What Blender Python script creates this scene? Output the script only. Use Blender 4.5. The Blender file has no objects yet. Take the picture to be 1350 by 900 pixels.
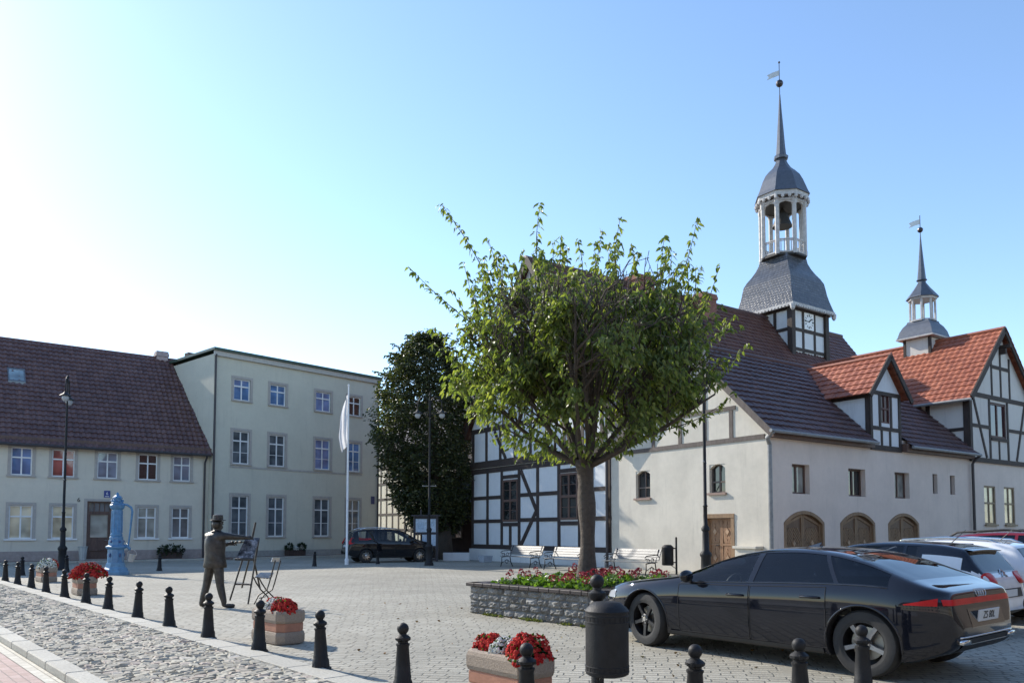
import bpy, bmesh, math, random
from mathutils import Vector, Matrix
R=math.radians
rnd=random.Random(7)
scene=bpy.context.scene
COL=scene.collection
V3=Vector
# ------------------------------------------------------------------ camera numbers (photo 1350x900)
CH=1.5; FP=1025.; TH=R(3.2); HOR=700.
SY=(HOR-450)/FP-math.tan(TH)
def ray(u,v):
    x=(u-675)/FP; y=(450-v)/FP+SY; c,s=math.cos(TH),math.sin(TH)
    return (x,c-y*s,s+y*c)
def gp(u,v,z=0.):
    d=ray(u,v); t=(z-CH)/d[2]
    return V3((d[0]*t,d[1]*t,z))
def at(u,v,Y):
    d=ray(u,v); t=Y/d[1]
    return V3((d[0]*t,Y,CH+d[2]*t))
# ------------------------------------------------------------------ materials
def newmat(name):
    m=bpy.data.materials.new(name); m.use_nodes=True
    nt=m.node_tree; b=nt.nodes['Principled BSDF']
    return m,nt,b
def N(nt,t,**k):
    n=nt.nodes.new(t)
    for a,v in k.items(): setattr(n,a,v)
    return n
def lk(nt,a,b): nt.links.new(a,b)
def ramp(nt,fac,stops):
    r=N(nt,'ShaderNodeValToRGB'); e=r.color_ramp.elements
    while len(e)<len(stops): e.new(.5)
    for i,(p,c) in enumerate(stops):
        e[i].position=p; e[i].color=(*c,1) if len(c)==3 else c
    lk(nt,fac,r.inputs[0]); return r.outputs[0]
def coords(nt,kind='Object',scale=1.,rot=0.):
    tc=N(nt,'ShaderNodeTexCoord'); mp=N(nt,'ShaderNodeMapping')
    mp.inputs['Scale'].default_value=(scale,)*3 if not isinstance(scale,tuple) else scale
    mp.inputs['Rotation'].default_value=(0,0,rot)
    lk(nt,tc.outputs[kind],mp.inputs[0]); return mp.outputs[0]
def noise(nt,vec,scale,detail=4,rough=.6):
    n=N(nt,'ShaderNodeTexNoise'); n.inputs['Scale'].default_value=scale
    n.inputs['Detail'].default_value=detail; n.inputs['Roughness'].default_value=rough
    lk(nt,vec,n.inputs['Vector']); return n.outputs['Fac']
def mix(nt,fac,a,b,mode='MIX'):
    m=N(nt,'ShaderNodeMix',data_type='RGBA',blend_type=mode)
    for i,x in ((0,fac),(6,a),(7,b)):
        if hasattr(x,'links') or hasattr(x,'is_linked'): lk(nt,x,m.inputs[i])
        elif i==0: m.inputs[0].default_value=x
        else: m.inputs[i].default_value=(*x,1)
    return m.outputs[2]
def bump(nt,b,h,dist,strength=1.):
    n=N(nt,'ShaderNodeBump'); n.inputs['Distance'].default_value=dist; n.inputs['Strength'].default_value=strength
    lk(nt,h,n.inputs['Height']); lk(nt,n.outputs[0],b.inputs['Normal'])
MC={}
def plain(name,col,rough=.6,metal=0.,var=.12,bs=0.,nscale=6.,coat=0.,spec=.5):
    if name in MC: return MC[name]
    m,nt,b=newmat(name); v=coords(nt)
    f=noise(nt,v,nscale,5)
    lo=tuple(c*(1-var) for c in col); hi=tuple(min(1,c*(1+var)) for c in col)
    lk(nt,ramp(nt,f,[(.3,lo),(.7,hi)]),b.inputs['Base Color'])
    b.inputs['Roughness'].default_value=rough; b.inputs['Metallic'].default_value=metal
    b.inputs['Specular IOR Level'].default_value=spec
    if coat: b.inputs['Coat Weight'].default_value=coat; b.inputs['Coat Roughness'].default_value=.03
    if bs: bump(nt,b,noise(nt,v,nscale*8,3),bs)
    MC[name]=m; return m
def plaster(name,col,stain=.12,grime=(.30,.27,.23)):
    if name in MC: return MC[name]
    m,nt,b=newmat(name); v=coords(nt)
    f=noise(nt,v,.7,6,.65); f2=noise(nt,v,5.,5,.7)
    c=ramp(nt,f,[(.28,tuple(x*(1-stain) for x in col)),(.62,col)])
    c=mix(nt,.10,c,ramp(nt,f2,[(.3,(.35,.32,.28)),(.7,(.95,.93,.9))]),'MULTIPLY')
    # splash dirt, drips : a stain with its own ragged shape
    vs=coords(nt,'Object',(2.2,2.2,.22)); f3=noise(nt,vs,1.6,5,.7)
    st=ramp(nt,f3,[(.56,(0,0,0)),(.76,(.5,.5,.5))])
    c=mix(nt,st,c,tuple(x*.62 for x in col))
    lk(nt,c,b.inputs['Base Color']); b.inputs['Roughness'].default_value=.9
    bump(nt,b,noise(nt,v,40,4),.006)
    MC[name]=m; return m
def wood(name,col,rough=.7,scale=(3,3,.6)):
    if name in MC: return MC[name]
    m,nt,b=newmat(name); v=coords(nt,'Object',scale)
    f=noise(nt,v,5,6,.7); v2=coords(nt); f2=noise(nt,v2,1.3,3)
    c=ramp(nt,f,[(.3,tuple(x*.55 for x in col)),(.7,tuple(min(1,x*1.3) for x in col))])
    c=mix(nt,.3,c,ramp(nt,f2,[(.35,tuple(x*.7 for x in col)),(.7,tuple(min(1,x*1.6) for x in col))]))
    lk(nt,c,b.inputs['Base Color']); b.inputs['Roughness'].default_value=rough
    bump(nt,b,f,.01)
    MC[name]=m; return m
def rooftile(name,cols,rough=.45,moss=0.):
    if name in MC: return MC[name]
    m,nt,b=newmat(name)
    br=N(nt,'ShaderNodeTexBrick'); br.offset=0.
    tc=N(nt,'ShaderNodeTexCoord'); lk(nt,tc.outputs['UV'],br.inputs['Vector'])
    br.inputs['Scale'].default_value=1.; br.inputs['Brick Width'].default_value=.28; br.inputs['Row Height'].default_value=.35
    br.inputs['Mortar Size'].default_value=0.; br.inputs['Color1'].default_value=(0,0,0,1); br.inputs['Color2'].default_value=(1,1,1,1)
    c=ramp(nt,br.outputs['Color'],[(0.,cols[0]),(.5,cols[1]),(1.,cols[2])])
    v=coords(nt); f=noise(nt,v,.5,5,.7)
    c=mix(nt,.35,c,ramp(nt,f,[(.3,cols[0]),(.7,cols[2])]))
    f2=noise(nt,v,9,5,.7)
    c=mix(nt,ramp(nt,f2,[(.55,(0,0,0)),(.8,(.45,.45,.45))]),c,(.12,.11,.09))
    lk(nt,c,b.inputs['Base Color']); b.inputs['Roughness'].default_value=rough
    bump(nt,b,f2,.006)
    MC[name]=m; return m
def glass(name,base=(.015,.018,.02),rough=.02,ior=1.75):
    if name in MC: return MC[name]
    m,nt,b=newmat(name); v=coords(nt)
    f=noise(nt,v,1.1,2)
    lk(nt,ramp(nt,f,[(.35,tuple(x*.6 for x in base)),(.65,tuple(min(1,x*1.4) for x in base))]),b.inputs['Base Color'])
    b.inputs['Roughness'].default_value=rough; b.inputs['IOR'].default_value=ior
    bump(nt,b,noise(nt,v,.9,1),.012)
    MC[name]=m; return m
def carglass(name,tint):
    if name in MC: return MC[name]
    m=bpy.data.materials.new(name); m.use_nodes=True; nt=m.node_tree; nt.nodes.clear()
    o=N(nt,'ShaderNodeOutputMaterial'); t=N(nt,'ShaderNodeBsdfTransparent'); t.inputs[0].default_value=(*tint,1)
    g=N(nt,'ShaderNodeBsdfGlossy'); g.inputs['Roughness'].default_value=.015
    v=coords(nt); w=noise(nt,v,3,2)
    lk(nt,ramp(nt,w,[(.3,(.9,.92,.95)),(.7,(1,1,1))]),g.inputs['Color'])
    fr=N(nt,'ShaderNodeFresnel'); fr.inputs[0].default_value=1.48
    x=N(nt,'ShaderNodeMixShader'); lk(nt,fr.outputs[0],x.inputs[0]); lk(nt,t.outputs[0],x.inputs[1]); lk(nt,g.outputs[0],x.inputs[2])
    lk(nt,x.outputs[0],o.inputs[0]); MC[name]=m; return m
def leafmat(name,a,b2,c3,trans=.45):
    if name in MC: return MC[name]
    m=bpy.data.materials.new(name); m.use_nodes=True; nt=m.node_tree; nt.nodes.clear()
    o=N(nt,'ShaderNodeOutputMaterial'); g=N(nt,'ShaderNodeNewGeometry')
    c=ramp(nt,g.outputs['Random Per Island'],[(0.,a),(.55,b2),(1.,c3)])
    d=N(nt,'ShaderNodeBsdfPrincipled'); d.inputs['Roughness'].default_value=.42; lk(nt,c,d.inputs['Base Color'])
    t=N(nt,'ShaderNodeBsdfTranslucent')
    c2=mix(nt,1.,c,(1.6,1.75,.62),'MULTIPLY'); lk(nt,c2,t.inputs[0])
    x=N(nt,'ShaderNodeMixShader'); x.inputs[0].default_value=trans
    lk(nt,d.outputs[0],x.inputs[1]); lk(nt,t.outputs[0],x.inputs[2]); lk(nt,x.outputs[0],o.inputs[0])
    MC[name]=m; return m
def islandmat(name,stops,rough=.7,bs=.006,ns=25.,spec=.5):
    if name in MC: return MC[name]
    m,nt,b=newmat(name); g=N(nt,'ShaderNodeNewGeometry')
    c=ramp(nt,g.outputs['Random Per Island'],stops); v=coords(nt)
    f=noise(nt,v,ns,5,.7); f2=noise(nt,v,.6,4)
    c=mix(nt,.55,c,ramp(nt,f,[(.25,(.35,.35,.35)),(.75,(1.25,1.25,1.25))]),'MULTIPLY')
    c=mix(nt,.35,c,ramp(nt,f2,[(.3,(.55,.53,.48)),(.7,(1.1,1.08,1.02))]),'MULTIPLY')
    lk(nt,c,b.inputs['Base Color']); b.inputs['Roughness'].default_value=rough; b.inputs['Specular IOR Level'].default_value=spec
    bump(nt,b,f,bs); MC[name]=m; return m
def paving(name,cols,bw,bh,rot,mortar,mcol,warp=.02,bd=.012,big=.35):
    m,nt,b=newmat(name); v=coords(nt,'Object',1.,rot)
    nz=N(nt,'ShaderNodeTexNoise'); nz.inputs['Scale'].default_value=2.3; nz.inputs['Detail'].default_value=3; lk(nt,v,nz.inputs['Vector'])
    sub=N(nt,'ShaderNodeVectorMath',operation='MULTIPLY_ADD'); lk(nt,nz.outputs['Color'],sub.inputs[0]); sub.inputs[1].default_value=(warp*3,warp*3,0); lk(nt,v,sub.inputs[2])
    br=N(nt,'ShaderNodeTexBrick'); lk(nt,sub.outputs[0],br.inputs['Vector']); br.offset=.43; br.squash=.8; br.squash_frequency=3
    br.inputs['Scale'].default_value=1.; br.inputs['Brick Width'].default_value=bw; br.inputs['Row Height'].default_value=bh
    br.inputs['Mortar Size'].default_value=mortar; br.inputs['Mortar Smooth'].default_value=.6
    br.inputs['Color1'].default_value=(0,0,0,1); br.inputs['Color2'].default_value=(1,1,1,1); br.inputs['Mortar'].default_value=(.4,.4,.4,1)
    c=ramp(nt,br.outputs['Color'],[(0.,cols[0]),(.5,cols[1]),(1.,cols[2])])
    f=noise(nt,v,.22,6,.62); f2=noise(nt,v,30,5,.7); f3=noise(nt,v,2.1,5,.7)
    c=mix(nt,big,c,ramp(nt,f,[(.3,(.55,.54,.50)),(.68,(1.12,1.10,1.06))]),'MULTIPLY')
    c=mix(nt,.5,c,ramp(nt,f2,[(.25,(.55,.55,.55)),(.75,(1.2,1.2,1.2))]),'MULTIPLY')
    c=mix(nt,.4,c,ramp(nt,f3,[(.3,(.7,.7,.68)),(.7,(1.08,1.08,1.08))]),'MULTIPLY')
    c=mix(nt,br.outputs['Fac'],c,mcol)
    lk(nt,c,b.inputs['Base Color']); b.inputs['Roughness'].default_value=.8
    mth=N(nt,'ShaderNodeMath',operation='MULTIPLY_ADD'); lk(nt,br.outputs['Fac'],mth.inputs[0]); mth.inputs[1].default_value=-1.; 
    a=N(nt,'ShaderNodeMath',operation='MULTIPLY'); lk(nt,f3,a.inputs[0]); a.inputs[1].default_value=.8
    a2=N(nt,'ShaderNodeMath',operation='MULTIPLY_ADD'); lk(nt,f2,a2.inputs[0]); a2.inputs[1].default_value=.45; lk(nt,a.outputs[0],a2.inputs[2])
    lk(nt,a2.outputs[0],mth.inputs[2])
    bump(nt,b,mth.outputs[0],bd); MC[name]=m; return m
# ------------------------------------------------------------------ mesh builder
class MB:
    def __init__(s,fr=None): s.v=[];s.f=[];s.mi=[];s.uv=None;s.fr=fr
    def add(s,vs,fs,mi=0):
        o=len(s.v)
        for p in vs:
            p=V3(p)
            if s.fr: p=V3(s.fr(*p))
            s.v.append(p)
        for f in fs: s.f.append([i+o for i in f]); s.mi.append(mi)
        return s
    def quad(s,a,b,c,d,mi=0): return s.add([a,b,c,d],[(0,1,2,3)],mi)
    def box(s,x0,x1,y0,y1,z0,z1,mi=0,bev=0.):
        if bev>0:
            b=bev; vs=[];
            for (sx,X) in ((1,x0),(-1,x1)):
                for (sy,Y) in ((1,y0),(-1,y1)):
                    for (sz,Z) in ((1,z0),(-1,z1)):
                        vs+= [(X,Y+sy*b,Z+sz*b),(X+sx*b,Y,Z+sz*b),(X+sx*b,Y+sy*b,Z)]
            bm=bmesh.new()
            for p in vs: bm.verts.new(p)
            r=bmesh.ops.convex_hull(bm,input=bm.verts)
            bm.verts.index_update()
            s.add([v.co[:] for v in bm.verts],[[v.index for v in f.verts] for f in bm.faces],mi); bm.free(); return s
        vs=[(x,y,z) for x in (x0,x1) for y in (y0,y1) for z in (z0,z1)]
        return s.add(vs,[(0,1,3,2),(4,6,7,5),(0,4,5,1),(2,3,7,6),(0,2,6,4),(1,5,7,3)],mi)
    def prism(s,poly,d0,d1,mi=0,ax='y'):
        n=len(poly)
        P=(lambda a,b,d:(a,d,b)) if ax=='y' else ((lambda a,b,d:(a,b,d)) if ax=='z' else (lambda a,b,d:(d,a,b)))
        vs=[P(a,b,d0) for a,b in poly]+[P(a,b,d1) for a,b in poly]
        fs=[tuple(range(n)),tuple(range(2*n-1,n-1,-1))]+[(i,(i+1)%n,n+(i+1)%n,n+i) for i in range(n)]
        return s.add(vs,fs,mi)
    def bar(s,a0,z0,a1,z1,w,d0,d1,mi=0):   # flat bar in the a-z plane
        dx,dz=a1-a0,z1-z0; l=math.hypot(dx,dz) or 1; nx,nz=-dz/l*w/2,dx/l*w/2
        return s.prism([(a0+nx,z0+nz),(a1+nx,z1+nz),(a1-nx,z1-nz),(a0-nx,z0-nz)],d0,d1,mi)
    def tube(s,pts,r,n=8,mi=0,cap=True):
        pts=[V3(p) for p in pts]; m=len(pts)
        rr=r if isinstance(r,(list,tuple)) else [r]*m
        vs=[];up=V3((0,0,1)); prev=None
        for i,p in enumerate(pts):
            t=(pts[min(i+1,m-1)]-pts[max(i-1,0)])
            if t.length<1e-9: t=V3((0,0,1))
            t.normalize()
            if prev is None:
                x=t.cross(V3((1,0,0)) if abs(t.x)<.8 else V3((0,1,0)))
            else: x=prev-t*prev.dot(t)
            x.normalize(); prev=x; y=t.cross(x)
            for k in range(n):
                a=2*math.pi*k/n; vs.append(p+(x*math.cos(a)+y*math.sin(a))*rr[i])
        fs=[(i*n+k,i*n+(k+1)%n,(i+1)*n+(k+1)%n,(i+1)*n+k) for i in range(m-1) for k in range(n)]
        if cap: fs+=[tuple(range(n-1,-1,-1)),tuple(range((m-1)*n,m*n))]
        return s.add(vs,fs,mi)
    def lathe(s,prof,c=(0,0,0),n=16,mi=0,sq=None,rot=0.,cap=True):
        vs=[];m=len(prof)
        for r,z in prof:
            for k in range(n):
                a=2*math.pi*k/n+rot; rx=r
                vs.append((c[0]+rx*math.cos(a),c[1]+rx*math.sin(a),c[2]+z))
        fs=[(i*n+k,i*n+(k+1)%n,(i+1)*n+(k+1)%n,(i+1)*n+k) for i in range(m-1) for k in range(n)]
        if cap: fs+=[tuple(range(n-1,-1,-1)),tuple(range((m-1)*n,m*n))]
        return s.add(vs,fs,mi)
    def ball(s,c,r,n=10,m=6,mi=0,sc=(1,1,1)):
        vs=[];fs=[]
        for i in range(m+1):
            t=math.pi*i/m
            for k in range(n):
                a=2*math.pi*k/n
                vs.append((c[0]+r*sc[0]*math.sin(t)*math.cos(a),c[1]+r*sc[1]*math.sin(t)*math.sin(a),c[2]+r*sc[2]*math.cos(t)))
        for i in range(m):
            for k in range(n): fs.append((i*n+k,(i+1)*n+k,(i+1)*n+(k+1)%n,i*n+(k+1)%n))
        return s.add(vs,fs,mi)
    def build(s,name,mats,parent=None,smooth=False,auto=None):
        me=bpy.data.meshes.new(name); me.from_pydata([tuple(p) for p in s.v],[],s.f); 
        if not isinstance(mats,(list,tuple)): mats=[mats]
        for m in mats: me.materials.append(m)
        if len(mats)>1: me.polygons.foreach_set('material_index',s.mi)
        if s.uv:
            uvl=me.uv_layers.new(name='UVMap'); 
            for l in me.loops: uvl.data[l.index].uv=s.uv[l.vertex_index]
        bm=bmesh.new(); bm.from_mesh(me); bmesh.ops.recalc_face_normals(bm,faces=bm.faces); bm.to_mesh(me); bm.free()
        if smooth: me.polygons.foreach_set('use_smooth',[True]*len(me.polygons))
        me.update()
        if smooth and auto: 
            try: me.set_sharp_from_angle(angle=R(auto))
            except Exception: pass
        o=bpy.data.objects.new(name,me); COL.objects.link(o)
        if parent: o.parent=parent
        return o
def tag(o,label=None,cat=None,group=None,kind=None):
    if label: o['label']=label
    if cat: o['category']=cat
    if group: o['group']=group
    if kind: o['kind']=kind
    return o
def thing(name,label,cat,loc=(0,0,0),rz=0.,group=None,scale=1.):
    o=bpy.data.objects.new(name,None); COL.objects.link(o); o.location=loc; o.rotation_euler=(0,0,rz); o.scale=(scale,)*3
    o.empty_display_size=.2
    return tag(o,label,cat,group)
def kids(o): return list(o.children)
def copy_tree(o,parent=None):
    ch=kids(o); c=o.copy(); COL.objects.link(c)
    if parent is not None: c.parent=parent
    for k in ch: copy_tree(k,c)
    return c
def text_mesh(txt,size,mat,parent,M,name='lettering',depth=.004,align='CENTER'):
    cu=bpy.data.curves.new('t','FONT'); cu.body=txt; cu.size=size; cu.extrude=depth; cu.align_x=align; cu.align_y='CENTER'
    o=bpy.data.objects.new('t',cu); COL.objects.link(o)
    dg=bpy.context.evaluated_depsgraph_get(); me=bpy.data.meshes.new_from_object(o.evaluated_get(dg))
    bpy.data.objects.remove(o); me.transform(M); me.materials.clear(); me.materials.append(mat)
    q=bpy.data.objects.new(name,me); COL.objects.link(q); q.parent=parent
    return q
# frames : (along, outward, up)
FE=lambda a,o,z:(a,-o,z)          # facade on local y=0 looking to -y
FW=lambda a,o,z:(-o,a,z)          # facade on local x=0 looking to -x
def shift(fr,da=0,do=0,dz=0): return lambda a,o,z: fr(a+da,o+do,z+dz)
# wall sheet with rectangular openings and reveals
def wall(mb,a0,a1,z0,z1,ops,dep=.18,mi=0,o=0.):
    xs=sorted({a0,a1,*[q for p in ops for q in p[:2]]}); zs=sorted({z0,z1,*[q for p in ops for q in p[2:4]]})
    for i in range(len(xs)-1):
        for j in range(len(zs)-1):
            cx,cz=(xs[i]+xs[i+1])/2,(zs[j]+zs[j+1])/2
            if any(p[0]<cx<p[1] and p[2]<cz<p[3] for p in ops): continue
            mb.quad((xs[i],o,zs[j]),(xs[i+1],o,zs[j]),(xs[i+1],o,zs[j+1]),(xs[i],o,zs[j+1]),mi)
    for p in ops:
        A,B,Z,Y=p[:4]
        for q in (((A,Z),(B,Z)),((B,Z),(B,Y)),((B,Y),(A,Y)),((A,Y),(A,Z))):
            (x,y),(u,w)=q; mb.quad((x,o,y),(u,o,w),(u,o-dep,w),(x,o-dep,y),mi)
# pantile slope: p0 eave start, A unit along, U unit up-slope
def tiles(mb,p0,A,U,la,lu,tw=.28,th=.35,amp=.03,step=.035,clip=None):
    p0,A,U=V3(p0),V3(A).normalized(),V3(U).normalized(); Nn=A.cross(U)
    if Nn.z<0: Nn=-Nn
    if mb.uv is None: mb.uv=[None]*len(mb.v)
    rows=max(1,round(lu/th)); cols=max(2,int(la/tw*4))
    for r in range(rows):
        jit=[rnd.uniform(-.007,.009) for _ in range(97)]
        v0,v1=r*lu/rows,(r+1)*lu/rows+ (0.02 if r<rows-1 else 0); base=len(mb.v); vs=[]; lo,hi=0,la
        off=rnd.uniform(-.02,.02)
        for c in range(cols+1):
            u=la*c/cols
            if clip: lo,hi=clip((v0+v1)/2); u=lo+(hi-lo)*c/cols
            w=math.sin(2*math.pi*u/tw+off); h=amp*(.5+.5*w)+jit[int(u/tw)%97]
            a=p0+A*u
            for (vv,hh) in ((v0,h*.0-.01),(v0,h+step),(v1,h*.9)):
                vs.append(a+U*vv+Nn*hh); mb.uv.append((u,vv+ (.01 if vv==v0 else -.04)))
        fs=[]
        for c in range(cols):
            i=c*3; fs+=[(i,i+3,i+4,i+1),(i+1,i+4,i+5,i+2)]
        mb.add(vs,fs,0)
    return mb
def window(parent,fr,a0,a1,z0,z1,rec=.12,fw=.06,nv=1,trans=(.62,),mat=None,gm=None,sill=None,sur=None,surw=.12,sillm=None,bars=(),name='window',dz=0):
    """window part (frame) with pane and sill sub-parts; a recess of rec behind the wall plane"""
    mb=MB(fr); o1=-rec+.07; o0=-rec
    mb.box(a0,a0+fw,o0,o1,z0,z1);mb.box(a1-fw,a1,o0,o1,z0,z1)
    mb.box(a0+fw,a1-fw,o0,o1,z0,z0+fw);mb.box(a0+fw,a1-fw,o0,o1,z1-fw,z1)
    for i in range(nv):
        x=a0+(a1-a0)*(i+1)/(nv+1); mb.box(x-fw*.55,x+fw*.55,o0,o1-.01,z0+fw,z1-fw)
    for t in trans:
        z=z0+(z1-z0)*t; mb.box(a0+fw,a1-fw,o0,o1+.006,z-fw*.6,z+fw*.6)
    for b in bars:
        z=z0+(z1-z0)*b; mb.box(a0+fw,a1-fw,o0+.02,o1-.025,z-.014,z+.014)
    w=mb.build(name,mat,parent)
    p=MB(fr); p.quad((a0+fw*.5,o0+.025,z0+fw*.5),(a1-fw*.5,o0+.025,z0+fw*.5),(a1-fw*.5,o0+.025,z1-fw*.5),(a0+fw*.5,o0+.025,z1-fw*.5))
    p.build('pane',gm,w)
    if sur:
        s=MB(fr); q=.022
        s.box(a0-surw,a0,-.05,q,z0,z1+surw); s.box(a1,a1+surw,-.05,q,z0,z1+surw); s.box(a0,a1,-.05,q,z1,z1+surw)
        s.build('surround',sur,w)
    if sill:
        s=MB(fr); s.box(a0-sill,a1+sill,-rec+.02,.09,z0-.08,z0-.003); s.build('sill',sillm or mat,w)
    return w
# ------------------------------------------------------------------ shared materials
M_white=plain('white_paint',(.78,.78,.76),.45,var=.06)
M_tim=wood('dark_timber',(.042,.028,.022),.75)
M_timg=wood('weathered_timber',(.13,.105,.09),.85)
M_brown=wood('brown_timber',(.12,.068,.05),.6)
M_dark=plain('dark_void',(.012,.011,.011),.9)
M_zinc=plain('zinc',(.24,.24,.235),.5,.2,.2)
M_pipe=plain('brown_pipe',(.05,.042,.042),.5)
M_iron=plain('black_iron',(.015,.015,.016),.58,.0,.35,.002,9,spec=.3)
G_dark=glass('glass_dark'); G_sky=glass('glass_sky_reflection',(.12,.21,.38),.02,1.8)  # G_sky: blue base colour paints the reflected sky into the pane
G_cur=glass('glass_curtain',(.30,.29,.25),.05,1.6); G_red=glass('glass_red_curtain',(.30,.07,.06),.05,1.7); G_grey=glass('glass_blind',(.12,.13,.14),.05,1.8)
G_cream=glass('glass_cream_reflection',(.55,.47,.33),.06,1.6)  # cream base colour paints in the reflection of sunlit house fronts
# ------------------------------------------------------------------ left house
LO=at(0,HOR,36.5); LROT=math.atan2(1025,1325)
H1=thing('town_house','long cream two-storey house with a steep dark brown tiled roof and a skylight','house',(LO.x,LO.y,0),LROT)
P1=plaster('cream_plaster',(.69,.63,.51))
P1b=plain('pink_plinth',(.36,.30,.27),.9,var=.15,bs=.01)
SUR1=plain('stone_surround',(.42,.38,.335),.85,var=.1)
up=[(.33,1.2),(2.02,3.0),(4.0,4.93),(5.9,6.82),(7.6,8.48)]
ops=[(a-.0,b,4.17,5.5) for a,b in up]+[(-2.2,-1.3,4.17,5.5),(-2.2,-1.3,1.15,2.75)]
lo=[(.32,1.29),(2.08,3.02),(5.92,6.81),(7.59,8.47)]
ops+=[(a,b,1.15,2.75) for a,b in lo]+[(3.6,4.75,.1,3.0)]
mb=MB(FE); wall(mb,-5,9.55,.55,6.0,[o for o in ops if o[2]>.5]+[(3.6,4.75,.55,3.0)],.2)
X0,X1=-5,9.55
mb.fr=None
mb.quad((X1,0,0),(X1,10,0),(X1,10,6),(X1,0,6)); mb.quad((X0,0,0),(X0,10,0),(X0,10,6),(X0,0,6)); mb.quad((X0,10,0),(X1,10,0),(X1,10,6),(X0,10,6))
for X in (X0+.02,X1-.02): mb.add([(X,0,6),(X,10,6),(X,5,11.5)],[(0,1,2)])
mb.build('wall',P1,H1)
mb=MB(FE); mb.box(X0,3.6,-.1,.06,0,.55); mb.box(4.75,9.55,-.1,.06,0,.55); mb.build('plinth',P1b,H1)
RT1=rooftile('brown_tiles',((.085,.043,.040),(.12,.062,.056),(.16,.088,.076)),.55)
sl=math.atan2(5.6,5.0); U=(0,math.cos(sl),math.sin(sl))
mb=MB(); tiles(mb,(X0,-.42,5.62),(1,0,0),U,X1-X0+.0,(5.42)/math.cos(sl),.26,.36,.06,.05)
rf=mb.build('roof',RT1,H1,False)
mb=MB(); mb.uv=[]; tiles(mb,(X1,10.4,5.62),(-1,0,0),(0,-math.cos(sl),math.sin(sl)),X1-X0,5.42/math.cos(sl),.3,1.2); mb.build('roof',RT1,H1)
mb=MB(); mb.tube([(X0,5,11.64),(X1,5,11.64)],.12,8); mb.build('ridge',RT1,H1)
mb=MB(); mb.box(X0,X1,-.28,.02,5.70,5.99); mb.build('eaves_board',M_brown,H1)
mb=MB(); mb.tube([(X0,-.46,5.6),(X1-.15,-.46,5.6)],.075,8); mb.build('gutter',M_pipe,H1)
mb=MB(); mb.tube([(9.2,-.46,5.56),(9.2,-.3,5.36),(9.2,-.1,5.2),(9.2,-.09,.05)],.055,8); mb.build('downpipe',M_pipe,H1)
G_hz=glass('glass_curtain_sky_tint',(.17,.20,.25),.03,1.7)  # curtained pane, its bluish-white base painting in reflected sky
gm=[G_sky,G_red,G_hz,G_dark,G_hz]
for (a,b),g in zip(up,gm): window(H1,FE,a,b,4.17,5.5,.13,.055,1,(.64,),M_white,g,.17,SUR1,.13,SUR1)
gm=[G_cream,G_cream,G_cur,G_grey]
for z0,z1 in ((4.17,5.5),(1.15,2.75)): window(H1,FE,-2.2,-1.3,z0,z1,.13,.055,1,(.64,),M_white,G_dark,.17,SUR1,.13,SUR1)
for (a,b),g in zip(lo,gm): window(H1,FE,a,b,1.15,2.75,.13,.06,1,(.66,),M_white,g,.17,SUR1,.13,M_white)
# door
mb=MB(FE); mb.box(3.6,3.7,-.2,-.05,.02,3.0);mb.box(4.65,4.75,-.2,-.05,.02,3.0);mb.box(3.7,4.65,-.2,-.06,2.34,2.5);mb.box(3.7,4.65,-.2,-.05,2.93,3.0);mb.box(3.7,4.65,-.17,-.1,.05,1.2)
mb.box(3.7,3.78,-.16,-.1,1.2,2.34);mb.box(4.57,4.65,-.16,-.1,1.2,2.34)
for i in range(1,4): mb.box(3.7+.2375*i-.015,3.7+.2375*i+.015,-.18,-.12,2.5,2.93)
for a in (3.8,4.2): mb.box(a,a+.36,-.1,-.085,.2,1.05)
d=mb.build('door',M_brown,H1)
mb=MB(FE); mb.quad((3.7,-.155,1.2),(4.65,-.155,1.2),(4.65,-.155,2.34),(3.7,-.155,2.34)); mb.build('pane',G_cur,d)
mb=MB(FE); mb.quad((3.7,-.165,2.5),(4.65,-.165,2.5),(4.65,-.165,2.93),(3.7,-.165,2.93)); mb.build('pane',G_grey,d)
mb=MB(FE); mb.tube([(4.55,-.08,1.05),(4.55,-.04,1.05),(4.43,-.04,1.05)],.015,6); mb.build('handle',M_zinc,d)
mb=MB(FE); mb.box(3.46,3.6,-.1,.03,0,3.12); mb.box(4.75,4.89,-.1,.03,0,3.12); mb.box(3.6,4.75,-.1,.03,3.0,3.12); mb.build('door_surround',SUR1,H1)
mb=MB(FE); mb.box(3.5,4.85,.07,.35,0,.12); mb.build('doorstep',SUR1,H1)
text_mesh('6',.30,M_dark,H1,Matrix.Translation((3.22,-.012,3.05))@Matrix.Rotation(R(90),4,'X'),'house_number')
mb=MB(FE); mb.box(4.33,4.62,.01,.03,3.2,3.55); sg=mb.build('address_plate',plain('blue_enamel',(.03,.05,.22),.3),H1)
text_mesh('6',.2,M_white,sg,Matrix.Translation((4.475,-.034,3.40))@Matrix.Rotation(R(90),4,'X'),'plate_number')
mb=MB(FE); mb.box(4.38,4.57,.031,.034,3.24,3.27); mb.build('plate_line',M_white,sg)
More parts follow.
